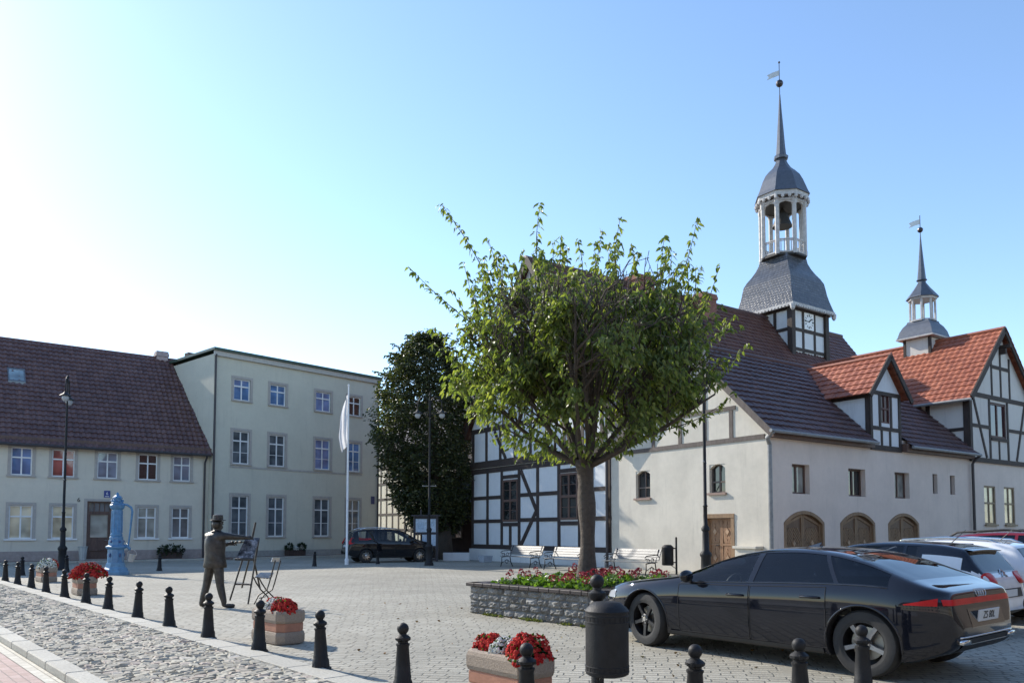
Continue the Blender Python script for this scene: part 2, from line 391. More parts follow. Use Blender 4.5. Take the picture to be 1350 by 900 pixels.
# skylight
q=MB(); c=V3((.6,2.85,0)); zz=lambda y:6.0+ (y)*1.12+.26
for (a,b,e,f) in ((.3,.36,2.5,3.2),(1.0,1.06,2.5,3.2),(.36,1.0,2.5,2.57),(.36,1.0,3.13,3.2)):
    q.add([(a,e,zz(e)),(b,e,zz(e)),(b,f,zz(f)),(a,f,zz(f)),(a,e,zz(e)-.2),(b,e,zz(e)-.2),(b,f,zz(f)-.2),(a,f,zz(f)-.2)],[(0,1,2,3),(4,5,6,7),(0,1,5,4),(1,2,6,5),(2,3,7,6),(3,0,4,7)])
s=q.build('skylight',plain('grey_flashing',(.16,.17,.18),.4,.5),rf)
q=MB(); q.quad((.36,2.57,zz(2.57)-.03),(1.0,2.57,zz(2.57)-.03),(1.0,3.13,zz(3.13)-.03),(.36,3.13,zz(3.13)-.03)); q.build('skylight_pane',glass('skylight_glass',(.18,.24,.25),.03,2.4),rf)
M_brick=islandmat('chimney_plain',[(0,(.28,.13,.10)),(1,(.34,.17,.12))])
def brickmat():
    m,nt,b=newmat('red_brick'); v=coords(nt)
    cx=N(nt,'ShaderNodeSeparateXYZ'); lk(nt,v,cx.inputs[0]); ad=N(nt,'ShaderNodeMath',operation='ADD'); lk(nt,cx.outputs[0],ad.inputs[0]); lk(nt,cx.outputs[1],ad.inputs[1])
    cb=N(nt,'ShaderNodeCombineXYZ'); lk(nt,ad.outputs[0],cb.inputs[0]); lk(nt,cx.outputs[2],cb.inputs[1])
    br=N(nt,'ShaderNodeTexBrick'); lk(nt,cb.outputs[0],br.inputs['Vector']); br.inputs['Scale'].default_value=1
    br.inputs['Brick Width'].default_value=.25; br.inputs['Row Height'].default_value=.08; br.inputs['Mortar Size'].default_value=.008
    br.inputs['Color1'].default_value=(.30,.11,.075,1); br.inputs['Color2'].default_value=(.22,.075,.05,1); br.inputs['Mortar'].default_value=(.25,.22,.19,1)
    f=noise(nt,v,5,5); c=mix(nt,.5,br.outputs['Color'],ramp(nt,f,[(.3,(.6,.6,.6)),(.7,(1.2,1.15,1.1))]),'MULTIPLY')
    lk(nt,c,b.inputs['Base Color']); b.inputs['Roughness'].default_value=.9; bump(nt,b,br.outputs['Fac'],-.006); return m
M_brick=brickmat()
def chimney(x0,x1,y0,y1,z0,z1,parent,mat=None):
    mb=MB(); mb.box(x0,x1,y0,y1,z0,z1-.3); mb.box(x0-.06,x1+.06,y0-.06,y1+.06,z1-.3,z1-.12); mb.box(x0-.03,x1+.03,y0-.03,y1+.03,z1-.12,z1)
    return mb.build('chimney',mat or M_brick,parent)
chimney(7.75,8.35,4.75,5.3,11,12.05,rf,plain('grey_pink_render',(.36,.29,.28),.9,var=.2,bs=.006))
# ------------------------------------------------------------------ three storey house
BO=at(278,HOR,42.); BROT=math.atan2(1025,925)
H2=thing('apartment_house','grey-green three-storey house with a flat green-edged roof and twelve white windows','house',(BO.x,BO.y,0),BROT)
P2=plaster('grey_green_plaster',(.63,.605,.49),.09)
bays=[(1.15,2.15),(3.4,4.42),(6.48,7.55),(8.83,9.82)]
rows=[(8.8,10.0),(5.25,7.08),(1.2,3.47)]
ops=[(a,b,z0,z1) for a,b in bays for z0,z1 in rows]
W2=11.25;E2=11.2
mb=MB(FE); wall(mb,0,W2,.42,E2,ops,.2); mb.fr=None
mb.quad((W2,0,0),(W2,9,0),(W2,9,E2),(W2,0,E2)); mb.quad((0,9,0),(W2,9,0),(W2,9,E2),(0,9,E2)); mb.quad((0,0,0),(0,9,0),(0,9,E2),(0,0,E2))
mb.build('wall',P2,H2)
mb=MB(FE); mb.box(0,W2,-.1,.05,0,.42); mb.build('plinth',plain('grey_plinth',(.33,.32,.29),.9,var=.15),H2)
mb=MB(); mb.box(-.15,W2+.1,-.28,9,E2+.16,E2+.30); mb.build('roof',plain('green_roof_edge',(.05,.085,.06),.5),H2)
mb=MB(); mb.box(-.06,W2+.05,-.16,-.001,E2-.12,E2+.155); mb.build('cornice',plain('cornice_plaster',(.48,.46,.41),.85),H2)
mb=MB(); mb.box(.6,1.3,4.4,4.9,E2+.3,E2+.85); mb.build('chimney',plain('dark_chimney',(.10,.075,.065),.85),H2)
mb=MB(FE); mb.box(1.0,9.95,.0,.03,5.02,5.12); mb.build('string_course',plain('string_stone',(.43,.40,.36),.85),H2)
mb=MB(FE); mb.tube([(.03,.14,11.15),(.03,.1,10.9),(.03,.09,.05)],.06,8); mb.build('downpipe',M_pipe,H2)
mb=MB(FE); mb.tube([(W2-.05,.12,11.1),(W2-.05,.08,10.8),(W2-.05,.08,.05)],.05,8); mb.build('downpipe',M_pipe,H2)
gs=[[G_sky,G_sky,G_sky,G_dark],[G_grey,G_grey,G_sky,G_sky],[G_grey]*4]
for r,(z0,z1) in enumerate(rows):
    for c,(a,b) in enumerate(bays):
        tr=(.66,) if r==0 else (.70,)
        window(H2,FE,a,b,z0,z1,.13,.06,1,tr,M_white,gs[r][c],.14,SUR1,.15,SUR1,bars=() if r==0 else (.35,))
mb=MB(FE); mb.box(10.7,10.98,.01,.03,3.25,3.75); sg=mb.build('street_plate',plain('blue_plate',(.04,.05,.14),.35),H2)
# ------------------------------------------------------------------ half-timbered house behind the dark tree
def panel_frame(mb,fr,a0,a1,zs,posts,w=.16,d=(.0,.03),skip=()):
    mb.fr=fr
    for z in zs: mb.box(a0,a1,d[0],d[1],z-w/2,z+w/2)
    zs=sorted(zs)
    for p in posts:
        for i in range(len(zs)-1): mb.box(p-w/2,p+w/2,d[0],d[1]-.004,zs[i]+w/2,zs[i+1]-w/2)
BH=at(600,HOR,48.); ang=R(125)
H3=thing('half_timbered_house','cream half-timbered house with a close grid of beams behind the dark tree','house',(BH.x,BH.y,0),ang-R(90))
P3=plaster('cream_infill',(.70,.67,.57))
mb=MB(FW); wall(mb,0,14.5,0,7.4,[],.1); mb.fr=None
mb.quad((0,0,0),(10,0,0),(10,0,7.4),(0,0,7.4)); mb.quad((0,14.5,0),(10,14.5,0),(10,14.5,7.4),(0,14.5,7.4)); mb.build('wall',P3,H3)
mb=MB(FW); panel_frame(mb,FW,0,14.5,[.5,1.6,2.7,3.8,4.9,6.0,7.2],[.1+.95*i for i in range(16)],.15); mb.build('timber_frame',M_tim,H3)
RT2=rooftile('dark_tiles',((.028,.018,.020),(.045,.028,.030),(.062,.040,.04)),.42)
mb=MB(); tiles(mb,(-.4,14.8,7.0),(0,-1,0),(.7,0,.714),15.2,6.5,.3,.4); mb.build('roof',RT2,H3)
# ------------------------------------------------------------------ town hall
PHI=R(35); TO=V3((8.587,26,0))
TH_=thing('town_hall','white half-timbered town hall with red and brown roofs, clock tower and slender spires','town hall',TO,PHI)
def TW(x,y,z=0.):
    c,s=math.cos(PHI),math.sin(PHI); return V3((TO.x+c*x-s*y,TO.y+s*x+c*y,z))
PW=plaster('ivory_plaster',(.66,.61,.515),.20); PE=plaster('pinkish_plaster',(.76,.64,.545),.12); PV=plaster('white_infill',(.70,.71,.71),.07); PF=plaster('warm_infill',(.66,.62,.56),.06)
RT_p=rooftile('purple_tiles',((.070,.040,.040),(.10,.055,.052),(.13,.072,.064)),.45)
RT_b=rooftile('russet_tiles',((.075,.030,.022),(.105,.042,.030),(.14,.06,.04)),.42)
RT_o=rooftile('orange_tiles',((.23,.066,.036),(.31,.090,.046),(.40,.135,.072)),.6)
# --- east facade wall
doors=[(.8,3.12),(4.12,6.4),(7.34,9.62)]
ewin=[(1.31,2.32,2.8,3.83),(4.72,5.84,2.8,3.83),(7.9,9.0,2.8,3.83),(10.84,11.24,3.06,3.88),(12.3,12.72,3.06,3.88)]
v3win=[(15.34,16.44,1.82,3.55),(17.3,18.38,1.82,3.55)]
dops=[(a,b,0,2.22) for a,b in doors]
mb=MB(FE); wall(mb,0,14.1,0,5.12,dops+ewin,.3); wall(mb,14.1,20.3,0,4.62,v3win,.2)
def arc(a,b,zs,zt,n=12):  # points of a segmental arch from (b,zs) over to (a,zs)
    c=(a+b)/2; h=zt-zs; w=(b-a)/2; r=(w*w+h*h)/(2*h); t=math.asin(min(1,w/r))
    return [(c+r*math.sin(t-2*t*i/n), zt-r+r*math.cos(t-2*t*i/n)) for i in range(n+1)]
for a,b in doors:
    pts=arc(a,b,1.80,2.215)
    for i in range(len(pts)-1):
        (x0,z0),(x1,z1)=pts[i],pts[i+1]
        mb.quad((x0,0,z0),(x1,0,z1),(x1,0,2.22),(x0,0,2.22)); mb.quad((x0,0,z0),(x1,0,z1),(x1,-.3,z1),(x0,-.3,z0))
mb.build('east_wall',PE,TH_)
mb=MB(); 
mb.quad((20.3,0,0),(20.3,12,0),(20.3,12,7.65),(20.3,0,7.65)); mb.quad((26,0,0),(26,18.7,0),(26,18.7,6.9),(26,0,6.9)); mb.quad((0,18.7,0),(26,18.7,0),(26,18.7,6.9),(0,18.7,6.9))
mb.quad((0,7.75,4),(26,7.75,4),(26,7.75,6.95),(0,7.75,6.95)); mb.build('rear_wall',PE,TH_)
M_gate=wood('gate_oak',(.15,.082,.042),.6); M_gatef=wood('gate_frame_oak',(.26,.16,.085),.7)
M_gl=wood('gate_light_oak',(.42,.27,.16),.6)
def lozenge_leaf(mb,fr,a0,a1,z0,z1,o,n=4):
    mb.fr=fr; ca,cz=(a0+a1)/2,(z0+z1)/2; w,h=(a1-a0)/2,(z1-z0)/2
    mb.box(a0,a1,o-.05,o,z0,z1,0)
    for i in range(1,n+1):
        k=i/n; aw,ah=w*k*.97,h*k*.97
        for sx in (1,-1):
            for sz in (1,-1): mb.bar(ca+sx*aw,cz,ca,cz+sz*ah,.05,o+.0005*i,o+.022+.0005*i,0)
    mb.lathe
    mb.prism([(ca-.07,cz),(ca,cz+.09),(ca+.07,cz),(ca,cz-.09)],o+.004,o+.05,1)
def gate(a,b):
    # leaf boards cut to the arch, frame, lozenges
    g=MB(FE); pts=arc(a+.12,b-.12,1.74,2.10)
    c=(a+b)/2
    for x0,x1 in ((a+.12,c-.006),(c+.006,b-.12)):
        top=[p for p in pts if x0-1e-6<=p[0]<=x1+1e-6]; 
        zt=lambda x:2.10-(2.10-1.74)*((x-c)/((b-a)/2-.12))**2
        poly=[(x0,0.02),(x1,0.02),(x1,zt(x1))]+[p for p in top if x0+.02<p[0]<x1-.02]+[(x0,zt(x0))]
        g.prism(poly,-.17,-.10,0)
        m=(x0+x1)/2; lozenge_leaf_clip(g,x0+.1,x1-.1,.55,min(zt(x0),zt(x1))-.12,-.10)
        g.bar(x0+.04,.02,x0+.04,zt(x0+.04)-.02,.08,-.099,-.070,1); g.bar(x1-.04,.02,x1-.04,zt(x1-.04)-.02,.08,-.099,-.070,1)
        g.bar(x0+.08,.5,x1-.08,.5,.1,-.099,-.075,1); g.bar(x0+.08,zt(x0+.08)-.06,x1-.08,zt(x1-.08)-.06,.09,-.099,-.073,1)
    d=g.build('gate',[M_gate,M_gatef,M_gl],TH_)
    f=MB(FE); f.box(a,a+.12,-.3,.02,0,1.78); f.box(b-.12,b,-.3,.02,0,1.78)
    po=arc(a,b,1.80,2.215,14); pi=arc(a+.12,b-.12,1.74,2.10,14)
    for i in range(14): 
        f.add([(x,o,z) for o in (-.28,.025) for x,z in (po[i],po[i+1],pi[i+1],pi[i])],[(0,1,2,3),(4,5,6,7),(0,1,5,4),(1,2,6,5),(2,3,7,6),(3,0,4,7)])
    f.build('gate_frame',M_gatef,d)
def lozenge_leaf_clip(g,a0,a1,z0,z1,o,n=4):
    ca,cz=(a0+a1)/2,(z0+z1)/2; w,h=(a1-a0)/2,(z1-z0)/2
    for i in range(1,n+1):
        k=i/n
        for sx in (1,-1):
            for sz in (1,-1): g.bar(ca+sx*w*k,cz,ca,cz+sz*h*k,.055,o+.0007*i,o+.022+.0007*i,1)
    for sx in (1,-1):
        for sz in (1,-1):
            for k in (.25,.5): g.bar(ca+sx*w,cz+sz*h*k,ca+sx*w*k,cz+sz*h,.05,o+.004,o+.02,1)
    g.prism([(ca-.085,cz),(ca,cz+.12),(ca+.085,cz),(ca,cz-.12)],o+.01,o+.05,2)
for a,b in doors: gate(a,b)
for i,(a,b,z0,z1) in enumerate(ewin[:3]): window(TH_,FE,a,b,z0,z1,.26,.07,1,(),M_brown,(G_cur,G_dark,G_cur)[i],None)
for i,(a,b,z0,z1) in enumerate(ewin[3:]): window(TH_,FE,a,b,z0,z1,.22,.05,0,(),M_timg,G_dark,None)
M_och=wood('ochre_frame',(.24,.165,.09),.6)
for a,b,z0,z1 in v3win: window(TH_,FE,a,b,z0,z1,.1,.07,1,(.55,),M_och,G_cream,.04,sillm=M_och)
# --- west gable wall (V1)
wwin=[(5.5,6.3,2.82,3.9),(1.8,2.52,2.88,3.9)]; wdoor=(1.43,2.80,0,2.12)
mb=MB(FW); wall(mb,0,7.75,0,4.7,wwin+[wdoor],.25); mb.add([(0,0,4.7),(7.0,0,4.7),(7.0,0,5.08),(3.5,0,8.42),(0,0,5.08)],[(0,1,2,3,4)])
mb.build('west_gable_wall',PW,TH_)
for a,b,z0,z1 in wwin:
    w=window(TH_,FW,a,b,z0,z1,.2,.05,1,(.38,),M_timg,G_dark,.06,sillm=plain('brick_sill',(.30,.21,.17),.9))
    s=MB(FW); pt=arc(a,b,z1-.16,z1-.005,8)
    for i in range(8):
        (x0,q0),(x1,q1)=pt[i],pt[i+1]; s.quad((x0,-.02,q0),(x1,-.02,q1),(x1,-.02,z1),(x0,-.02,z1)); s.quad((x0,-.02,q0),(x1,-.02,q1),(x1,-.19,q1),(x0,-.19,q0))
    for i in range(8):
        (x0,q0),(x1,q1)=pt[i],pt[i+1]; 
    s.build('arch_head',PW,w)
# double door with lozenges
g=MB(FW); a,b,_,zt=wdoor; c=(a+b)/2
for x0,x1 in ((a+.14,c-.006),(c+.006,b-.14)):
    g.box(x0,x1,-.22,-.15,.02,1.96)
    for z0,z1 in ((.12,.98),(1.08,1.9)): lozenge_leaf_clip(g,x0+.07,x1-.07,z0,z1,-.15,3)
    for xx in (x0+.03,x1-.03): g.bar(xx,.02,xx,1.95,.06,-.149,-.118,0)
    for zz_ in (.07,1.03,1.92): g.bar(x0+.06,zz_,x1-.06,zz_,.07,-.149,-.12,0)
M_lo=wood('door_oak',(.30,.165,.085),.55)
d=g.build('door',[M_lo,M_lo,M_gl],TH_)
g=MB(FW); g.box(a,a+.14,-.25,.03,0,1.97); g.box(b-.14,b,-.25,.03,0,1.97); g.box(a,b,-.25,.04,1.972,2.12); g.build('door_frame',M_gatef,d)
g=MB(FW); g.tube([(c+.08,-.14,1.0),(c+.08,-.08,1.0),(c+.2,-.08,1.0)],.014,6); g.build('handle',M_iron,d)
g=MB(FW); g.box(.3,1.15,.0,.35,.0,.92); g.box(.24,1.2,.002,.42,.922,1.0); g.build('stone_block',PW,TH_)
# gable timbers V1
zg=lambda a: 5.0+ (3.5-abs(a-3.5))*.95
t=MB(FW); t.box(.1,7.0,.0,.035,4.62,4.78); t.box(1.3,5.7,.0,.034,5.76,5.9); t.box(2.4,4.6,.0,.034,7.0,7.13)
for p in (1.5,2.7,3.9,5.3): t.box(p-.08,p+.08,0,.03,4.785,min(5.755,zg(p)-.1))
for p in (2.7,3.5,4.3): t.box(p-.07,p+.07,0,.03,5.905,6.995)
for sgn in (1,-1): t.bar(3.5-sgn*3.55,4.96,3.5,8.36,.16,.0,.04)
t.build('gable_timber',M_timg,TH_)
t=MB(FW)
for sgn in (1,-1): t.bar(3.5-sgn*3.92,4.72,3.5+sgn*.02,8.50,.22,.30,.36)
t.build('bargeboard',M_timg,TH_)
# roofs V1
sl=math.atan2(8.5-5.18,3.5); U=(0,math.cos(sl),math.sin(sl)); ov=.38
dm0,dm1=6.0,8.6
mb=MB(); L0=3.5/math.cos(sl)
e0=(5.18-ov*math.tan(sl))
tiles(mb,(-.36,-ov,e0),(1,0,0),U,dm0+.36,L0+ov/math.cos(sl),.3,.33,.035,.055)
tiles(mb,(dm1,-ov,e0),(1,0,0),U,14.08-dm1,L0+ov/math.cos(sl),.3,.33,.035,.055)
tiles(mb,(dm0,.12,5.18+.12*math.tan(sl)),(1,0,0),U,dm1-dm0,L0-.12/math.cos(sl),.3,.33)
tiles(mb,(-.36,7.4,8.5-3.9*math.tan(sl)),(1,0,0),(0,-math.cos(sl),math.sin(sl)),14.4,3.9/math.cos(sl),.3,.5)
r1=mb.build('low_roof',RT_p,TH_)
mb=MB(); mb.tube([(-.36,3.5,8.54),(14.1,3.5,8.54)],.11,8)
for i in range(20): mb.tube([(.4+.7*i,3.5,8.62),(.4+.7*i,3.42,8.76)],.02,5)
mb.build('ridge_tiles',RT_p,r1)
mb=MB(FE)
for x0,x1 in ((0,6.15),(8.45,14.1)): mb.box(x0,x1,.003,.24,4.66,4.97)
mb.build('eaves_cornice',M_brown,TH_)
mb=MB()
for x0,x1 in ((-.4,6.05),(8.55,14.2)): mb.tube([(x0,-ov-.05,e0+.0),(x1,-ov-.05,e0+.0)],.062,8)
mb.build('gutter',M_zinc,TH_)
mb=MB(); mb.tube([(-.28,-ov-.06,e0-.03),(-.28,-.2,4.6),(-.06,-.12,4.4),(-.06,-.12,0)],.075,10); mb.build('downpipe',M_zinc,TH_)
mb=MB(); mb.tube([(14.1,-ov-.06,e0-.03),(14.1,-.25,4.65),(14.1,-.12,4.45),(14.1,-.12,0)],.06,10); mb.build('downpipe',M_pipe,TH_)
mb=MB(FW); mb.tube([(7.9,.12,6.8),(7.9,.12,0)],.06,10); mb.build('downpipe',M_pipe,TH_)
# --- V2 west gable, half timbered
mb=MB(FW); wall(mb,7.75,18.7,.6,6.9,[(9.9,11.15,2.02,4.1),(14.45,15.75,1.98,4.05)],.15); mb.add([(7.75,0,6.9),(18.7,0,6.9),(13.3,0,14.5)],[(0,1,2)]); mb.build('hall_gable_wall',PV,TH_)
mb=MB(FW); mb.box(7.75,18.78,-.2,.1,0,.6); mb.build('hall_plinth',plaster('plinth_plaster',(.70,.69,.66),.15),TH_)
t=MB(FW); w=.2; D=.035
def hb(a0,a1,z,w=.2,d=.035): t.box(a0,a1,.0,d,z-w/2,z+w/2)
def vb(p,z0,z1,w=.2,d=.031): t.box(p-w/2,p+w/2,0,d,z0,z1)
hb(7.75,18.7,.72,.22); hb(7.75,18.7,4.62,.26); hb(7.75,18.75,4.95,.34,.09); hb(7.75,18.7,6.75,.24)
for a0,a1,z in ((7.75,9.8,2.05),(7.75,9.8,3.3),(11.25,14.35,2.05),(11.25,14.35,3.25),(15.85,18.7,2.02),(15.85,18.7,3.22),(9.8,11.25,1.86),(14.35,15.85,1.84),(14.35,15.85,4.2),(9.8,11.25,4.22)): hb(a0,a1,z,.18)
for p in (7.86,9.8,11.25,12.85,14.35,15.85,17.15,18.58): vb(p,.832,4.488)
vb(15.1,.832,1.76)
vb(8.95,.832,4.488,.16)
t.bar(14.2,4.45,12.95,2.5,.2,.0,.045); t.bar(12.95,2.45,14.2,.84,.2,.0,.045)
for i in range(9): vb(8.3+1.28*i,5.122,6.628)
t.bar(9.7,6.6,10.8,5.13,.18,0,.04); t.bar(16.5,6.6,15.5,5.13,.18,0,.04)
zt2=lambda a:6.9+(5.45-abs(a-13.3))*1.39
for k,z in enumerate((8.6,10.4,12.2)): hw=(14.4-z)/1.39-.1; hb(13.3-hw,13.3+hw,z,.2)
for z0,z1,ps in ((6.872,8.498,(9.5,10.9,12.3,13.3,14.3,15.7,17.1)),(8.702,10.298,(10.6,11.9,13.3,14.7,16.0)),(10.502,12.098,(12.2,13.3,14.4)),(12.302,14.0,(13.3,))):
    for p in ps: vb(p,z0,z1,.18)
t.build('hall_timber_frame',M_tim,TH_)
for a0,a1,z0,z1 in ((9.9,11.15,2.02,4.1),(14.45,15.75,1.98,4.05)):
    window(TH_,FW,a0,a1,z0,z1,.02,.1,1,(.5,),M_brown,G_dark,None,bars=(.27,.75))
t=MB(FW)
for sgn in (1,-1): t.bar(13.3-sgn*5.95,14.55-5.95*1.40,13.3+sgn*.02,14.6,.3,.30,.37)
t.build('bargeboard',M_tim,TH_)
sl2=math.atan(1.40); hw=5.9; U=(0,math.cos(sl2),math.sin(sl2))
mb=MB(); tiles(mb,(-.36,13.4-hw,14.62-hw*1.4),(1,0,0),U,26.5,hw/math.cos(sl2),.3,.33); 
r2=mb.build('hall_roof',RT_b,TH_)
mb=MB(); tiles(mb,(26.1,13.4+hw,14.62-hw*1.4),(-1,0,0),(0,-math.cos(sl2),math.sin(sl2)),26.5,hw/math.cos(sl2),.3,.9); mb.build('hall_roof',RT_b,TH_)
mb=MB(); mb.tube([(-.36,13.4,14.64),(26.1,13.4,14.64)],.13,8); mb.build('ridge_tiles',RT_p,r2)
chimney(6.7,8.0,13.0,13.9,13.4,15.15,r2); chimney(11.3,12.4,12.5,13.2,13.2,14.85,r2)
# --- dormer
t=MB(); wall_=MB(FE); zd0,zd1=4.72,6.9; wall(wall_,6.2,8.4,zd0,zd1,[(6.98,7.62,5.7,6.85)],.12,o=.02); wall_.add([(6.2,.02,6.9),(8.4,.02,6.9),(7.3,.02,8.12)],[(0,1,2)])
wall_.fr=None
for x in (6.2,8.4): wall_.quad((x,-.02,zd0),(x,3.4,zd0),(x,3.4,6.95),(x,-.02,6.95))
wall_.build('dormer_wall',PV,TH_)
t=MB(FE); 
for p in (6.28,8.32): t.box(p-.08,p+.08,.02,.06,4.72,6.88)
for p in (6.9,7.7): t.box(p-.07,p+.07,.02,.05,5.55,6.78)
for p in (7.0,7.6): t.box(p-.06,p+.06,.02,.05,4.83,5.4)
t.box(6.36,8.24,.02,.055,5.41,5.55); t.box(6.2,8.4,.02,.062,6.78,6.93); t.box(6.2,8.4,.02,.07,4.62,4.82)
for sgn in (1,-1): t.bar(7.3-sgn*1.5,6.62,7.3+sgn*.02,8.33,.2,.28,.34)
t.fr=None
for x in (6.2,8.4):
    dx=-.03 if x<7 else .03
    t.box(min(x,x+dx),max(x,x+dx),-.02,1.9,6.62,6.82); t.box(min(x,x+dx*1.2),max(x,x+dx*1.2),-.02,.14,4.7,6.62)
t.build('dormer_timber',M_tim,TH_)
window(TH_,FE,6.98,7.62,5.7,6.85,.06,.06,1,(.5,),wood('shutter_red',(.10,.035,.03),.6),glass('shutter_glass',(.06,.025,.022),.3,1.4),None)
sld=math.atan2(1.25,1.1); 
mb=MB()
hw=1.42; dz=hw*math.tan(sld)
tiles(mb,(5.88,-.32,8.33-dz),(0,1,0),(math.cos(sld),0,math.sin(sld)),4.0,hw/math.cos(sld),.28,.3)
tiles(mb,(8.72,3.7,8.33-dz),(0,-1,0),(-math.cos(sld),0,math.sin(sld)),4.0,hw/math.cos(sld),.28,.3)
mb.build('dormer_roof',RT_o,TH_)
mb=MB(); mb.tube([(7.3,-.34,8.36),(7.3,3.7,8.36)],.09,8); mb.build('ridge_tiles',RT_o,TH_)
# --- V3 cross wing
V3e=7.65
mb=MB(FE); o=.05; wall(mb,14.1,20.3,4.6,V3e,[(16.06,17.68,5.78,7.4)],.15,o=o); mb.add([(14.1,o,V3e),(20.3,o,V3e),(17.2,o,10.7)],[(0,1,2)]); mb.fr=None
mb.quad((14.1,-o,4.6),(14.1,9,4.6),(14.1,9,V3e),(14.1,-o,V3e)); mb.quad((20.3,-o,4.6),(20.3,9,4.6),(20.3,9,V3e),(20.3,-o,V3e))
mb.build('wing_wall',PF,TH_)
f5=shift(FE,0,o)
t=MB(f5); 
def hb(a0,a1,z,w=.18,d=.035): t.box(a0,a1,.0,d,z-w/2,z+w/2)
def vb(p,z0,z1,w=.16,d=.031): t.box(p-w/2,p+w/2,0,d,z0,z1)
hb(14.05,20.35,4.68,.2,.06); hb(14.1,20.3,7.6,.2); hb(14.3,15.9,6.2,.15); hb(17.84,20.1,6.2,.15)
vb(14.2,4.79,7.49,.22);vb(20.2,4.79,7.49,.22);vb(15.97,4.79,7.49);vb(17.77,4.79,7.49); vb(16.85,4.79,5.62,.12)
hb(16.06,17.68,5.7,.14,.06)
t.bar(14.45,7.48,15.6,4.8,.13,0,.04); t.bar(19.6,7.48,18.6,4.8,.13,0,.04)
vb(16.3,7.71,9.6,.13); vb(17.2,7.71,10.4,.13); vb(18.1,7.71,9.6,.13); hb(16.3,18.1,9.05,.15,.036)
for sgn in (1,-1): t.bar(17.2-sgn*3.45,7.32,17.2+sgn*.02,10.86,.26,.24,.31)
t.box(17.12,17.28,.0,.5,9.98,10.12)
t.bar(17.2,9.7,17.2,9.95,.14,.04,.3)
FS=lambda a,o,z:(14.1-o,a,z)
t.fr=FS; t.box(-.05,.2,0,.04,4.6,7.6); t.box(.2,8,0,.03,7.3,7.6); t.box(.2,8,.0,.03,5.95,6.1)
for p in (1.75,3.3,4.9): t.box(p-.09,p+.09,0,.028,6.105,7.295)
t.build('wing_timber',M_tim,TH_)
window(TH_,FE,16.06,17.68,5.78,7.4,.06,.1,1,(),wood('wing_window_red',(.07,.03,.026),.6),glass('wing_glass',(.05,.02,.022),.04,1.8),None)
sl3=math.atan2(10.85-V3e,3.1); hw=3.5
mb=MB(); dz=hw*math.tan(sl3)
tiles(mb,(17.2-hw,-.32,10.86-dz),(0,1,0),(math.cos(sl3),0,math.sin(sl3)),11.3,hw/math.cos(sl3),.28,.33)
tiles(mb,(17.2+hw,10.9,10.86-dz),(0,-1,0),(-math.cos(sl3),0,math.sin(sl3)),11.3,hw/math.cos(sl3),.28,.33)
r3=mb.build('wing_roof',RT_o,TH_)
mb=MB(); mb.tube([(17.2,-.34,10.9),(17.2,10.6,10.9)],.1,8); mb.build('ridge_tiles',RT_o,r3)
mb=MB(); mb.tube([(17.2-hw-.05,-.34,10.86-dz),(17.2-hw-.05,4,10.86-dz)],.07,8); mb.build('gutter',M_zinc,TH_)
# --- slate
def slatemat(name,c0,c1,metal=.35,rough=.42):
    m,nt,b=newmat(name); v=coords(nt)
    cx=N(nt,'ShaderNodeSeparateXYZ'); lk(nt,v,cx.inputs[0]); ad=N(nt,'ShaderNodeMath',operation='ADD'); lk(nt,cx.outputs[0],ad.inputs[0]); lk(nt,cx.outputs[1],ad.inputs[1])
    cb=N(nt,'ShaderNodeCombineXYZ'); lk(nt,ad.outputs[0],cb.inputs[0]); lk(nt,cx.outputs[2],cb.inputs[1])
    br=N(nt,'ShaderNodeTexBrick'); lk(nt,cb.outputs[0],br.inputs['Vector']); br.inputs['Scale'].default_value=1
    br.inputs['Brick Width'].default_value=.24; br.inputs['Row Height'].default_value=.17; br.inputs['Mortar Size'].default_value=.022; br.inputs['Mortar Smooth'].default_value=.8
    br.inputs['Color1'].default_value=(*c0,1); br.inputs['Color2'].default_value=(*c1,1); br.inputs['Mortar'].default_value=(*(x*.4 for x in c0),1)
    f=noise(nt,v,3,5); c=mix(nt,.5,br.outputs['Color'],ramp(nt,f,[(.3,(.7,.7,.7)),(.7,(1.2,1.2,1.2))]),'MULTIPLY')
    lk(nt,c,b.inputs['Base Color']); b.inputs['Roughness'].default_value=rough; b.inputs['Metallic'].default_value=metal; bump(nt,b,br.outputs['Fac'],-.012); return m
SL=slatemat('slate_shingle',(.075,.08,.092),(.12,.124,.138),.1,.28); SL2=plain('lead_sheet',(.10,.112,.135),.42,.35,.15,.004)
M_wg=plain('weathered_white_wood',(.47,.45,.43),.75,var=.22,bs=.01,nscale=5)
def ring_skin(mb,prof,cx,cy,n=4,rot=R(45),k=math.sqrt(2),mi=0): mb.lathe([(r*k,z) for r,z in prof],(cx,cy,0),n,mi,rot=rot)
def turret(cx,cy,zb,S,name,lab_parts,spec):
    pass
TX,TY=19.85,13.4
bt=MB()
bt.box(TX-1.72,TX+1.72,TY-1.72,TY+1.72,9.5,15.05); BT=bt.build('bell_tower',PV,TH_)
t=MB(); h=1.72
for fr in (lambda a,o,z:(TX+a,TY-h-o,z), lambda a,o,z:(TX-h-o,TY+a,z), lambda a,o,z:(TX+h+o,TY+a,z)):
    t.fr=fr
    for z in (12.45,13.65,14.9): t.box(-h,h,.002,.04,z-.1,z+.1)
    for p in (-.58,.58): t.box(p-.1,p+.1,.002,.036,9.6,14.8)
t.fr=None
for sx in (1,-1):
    for sy in (1,-1): t.box(TX+sx*h-.17,TX+sx*h+.17,TY+sy*h-.17,TY+sy*h+.17,9.5,15.0)
t.build('tower_timber',M_tim,BT)
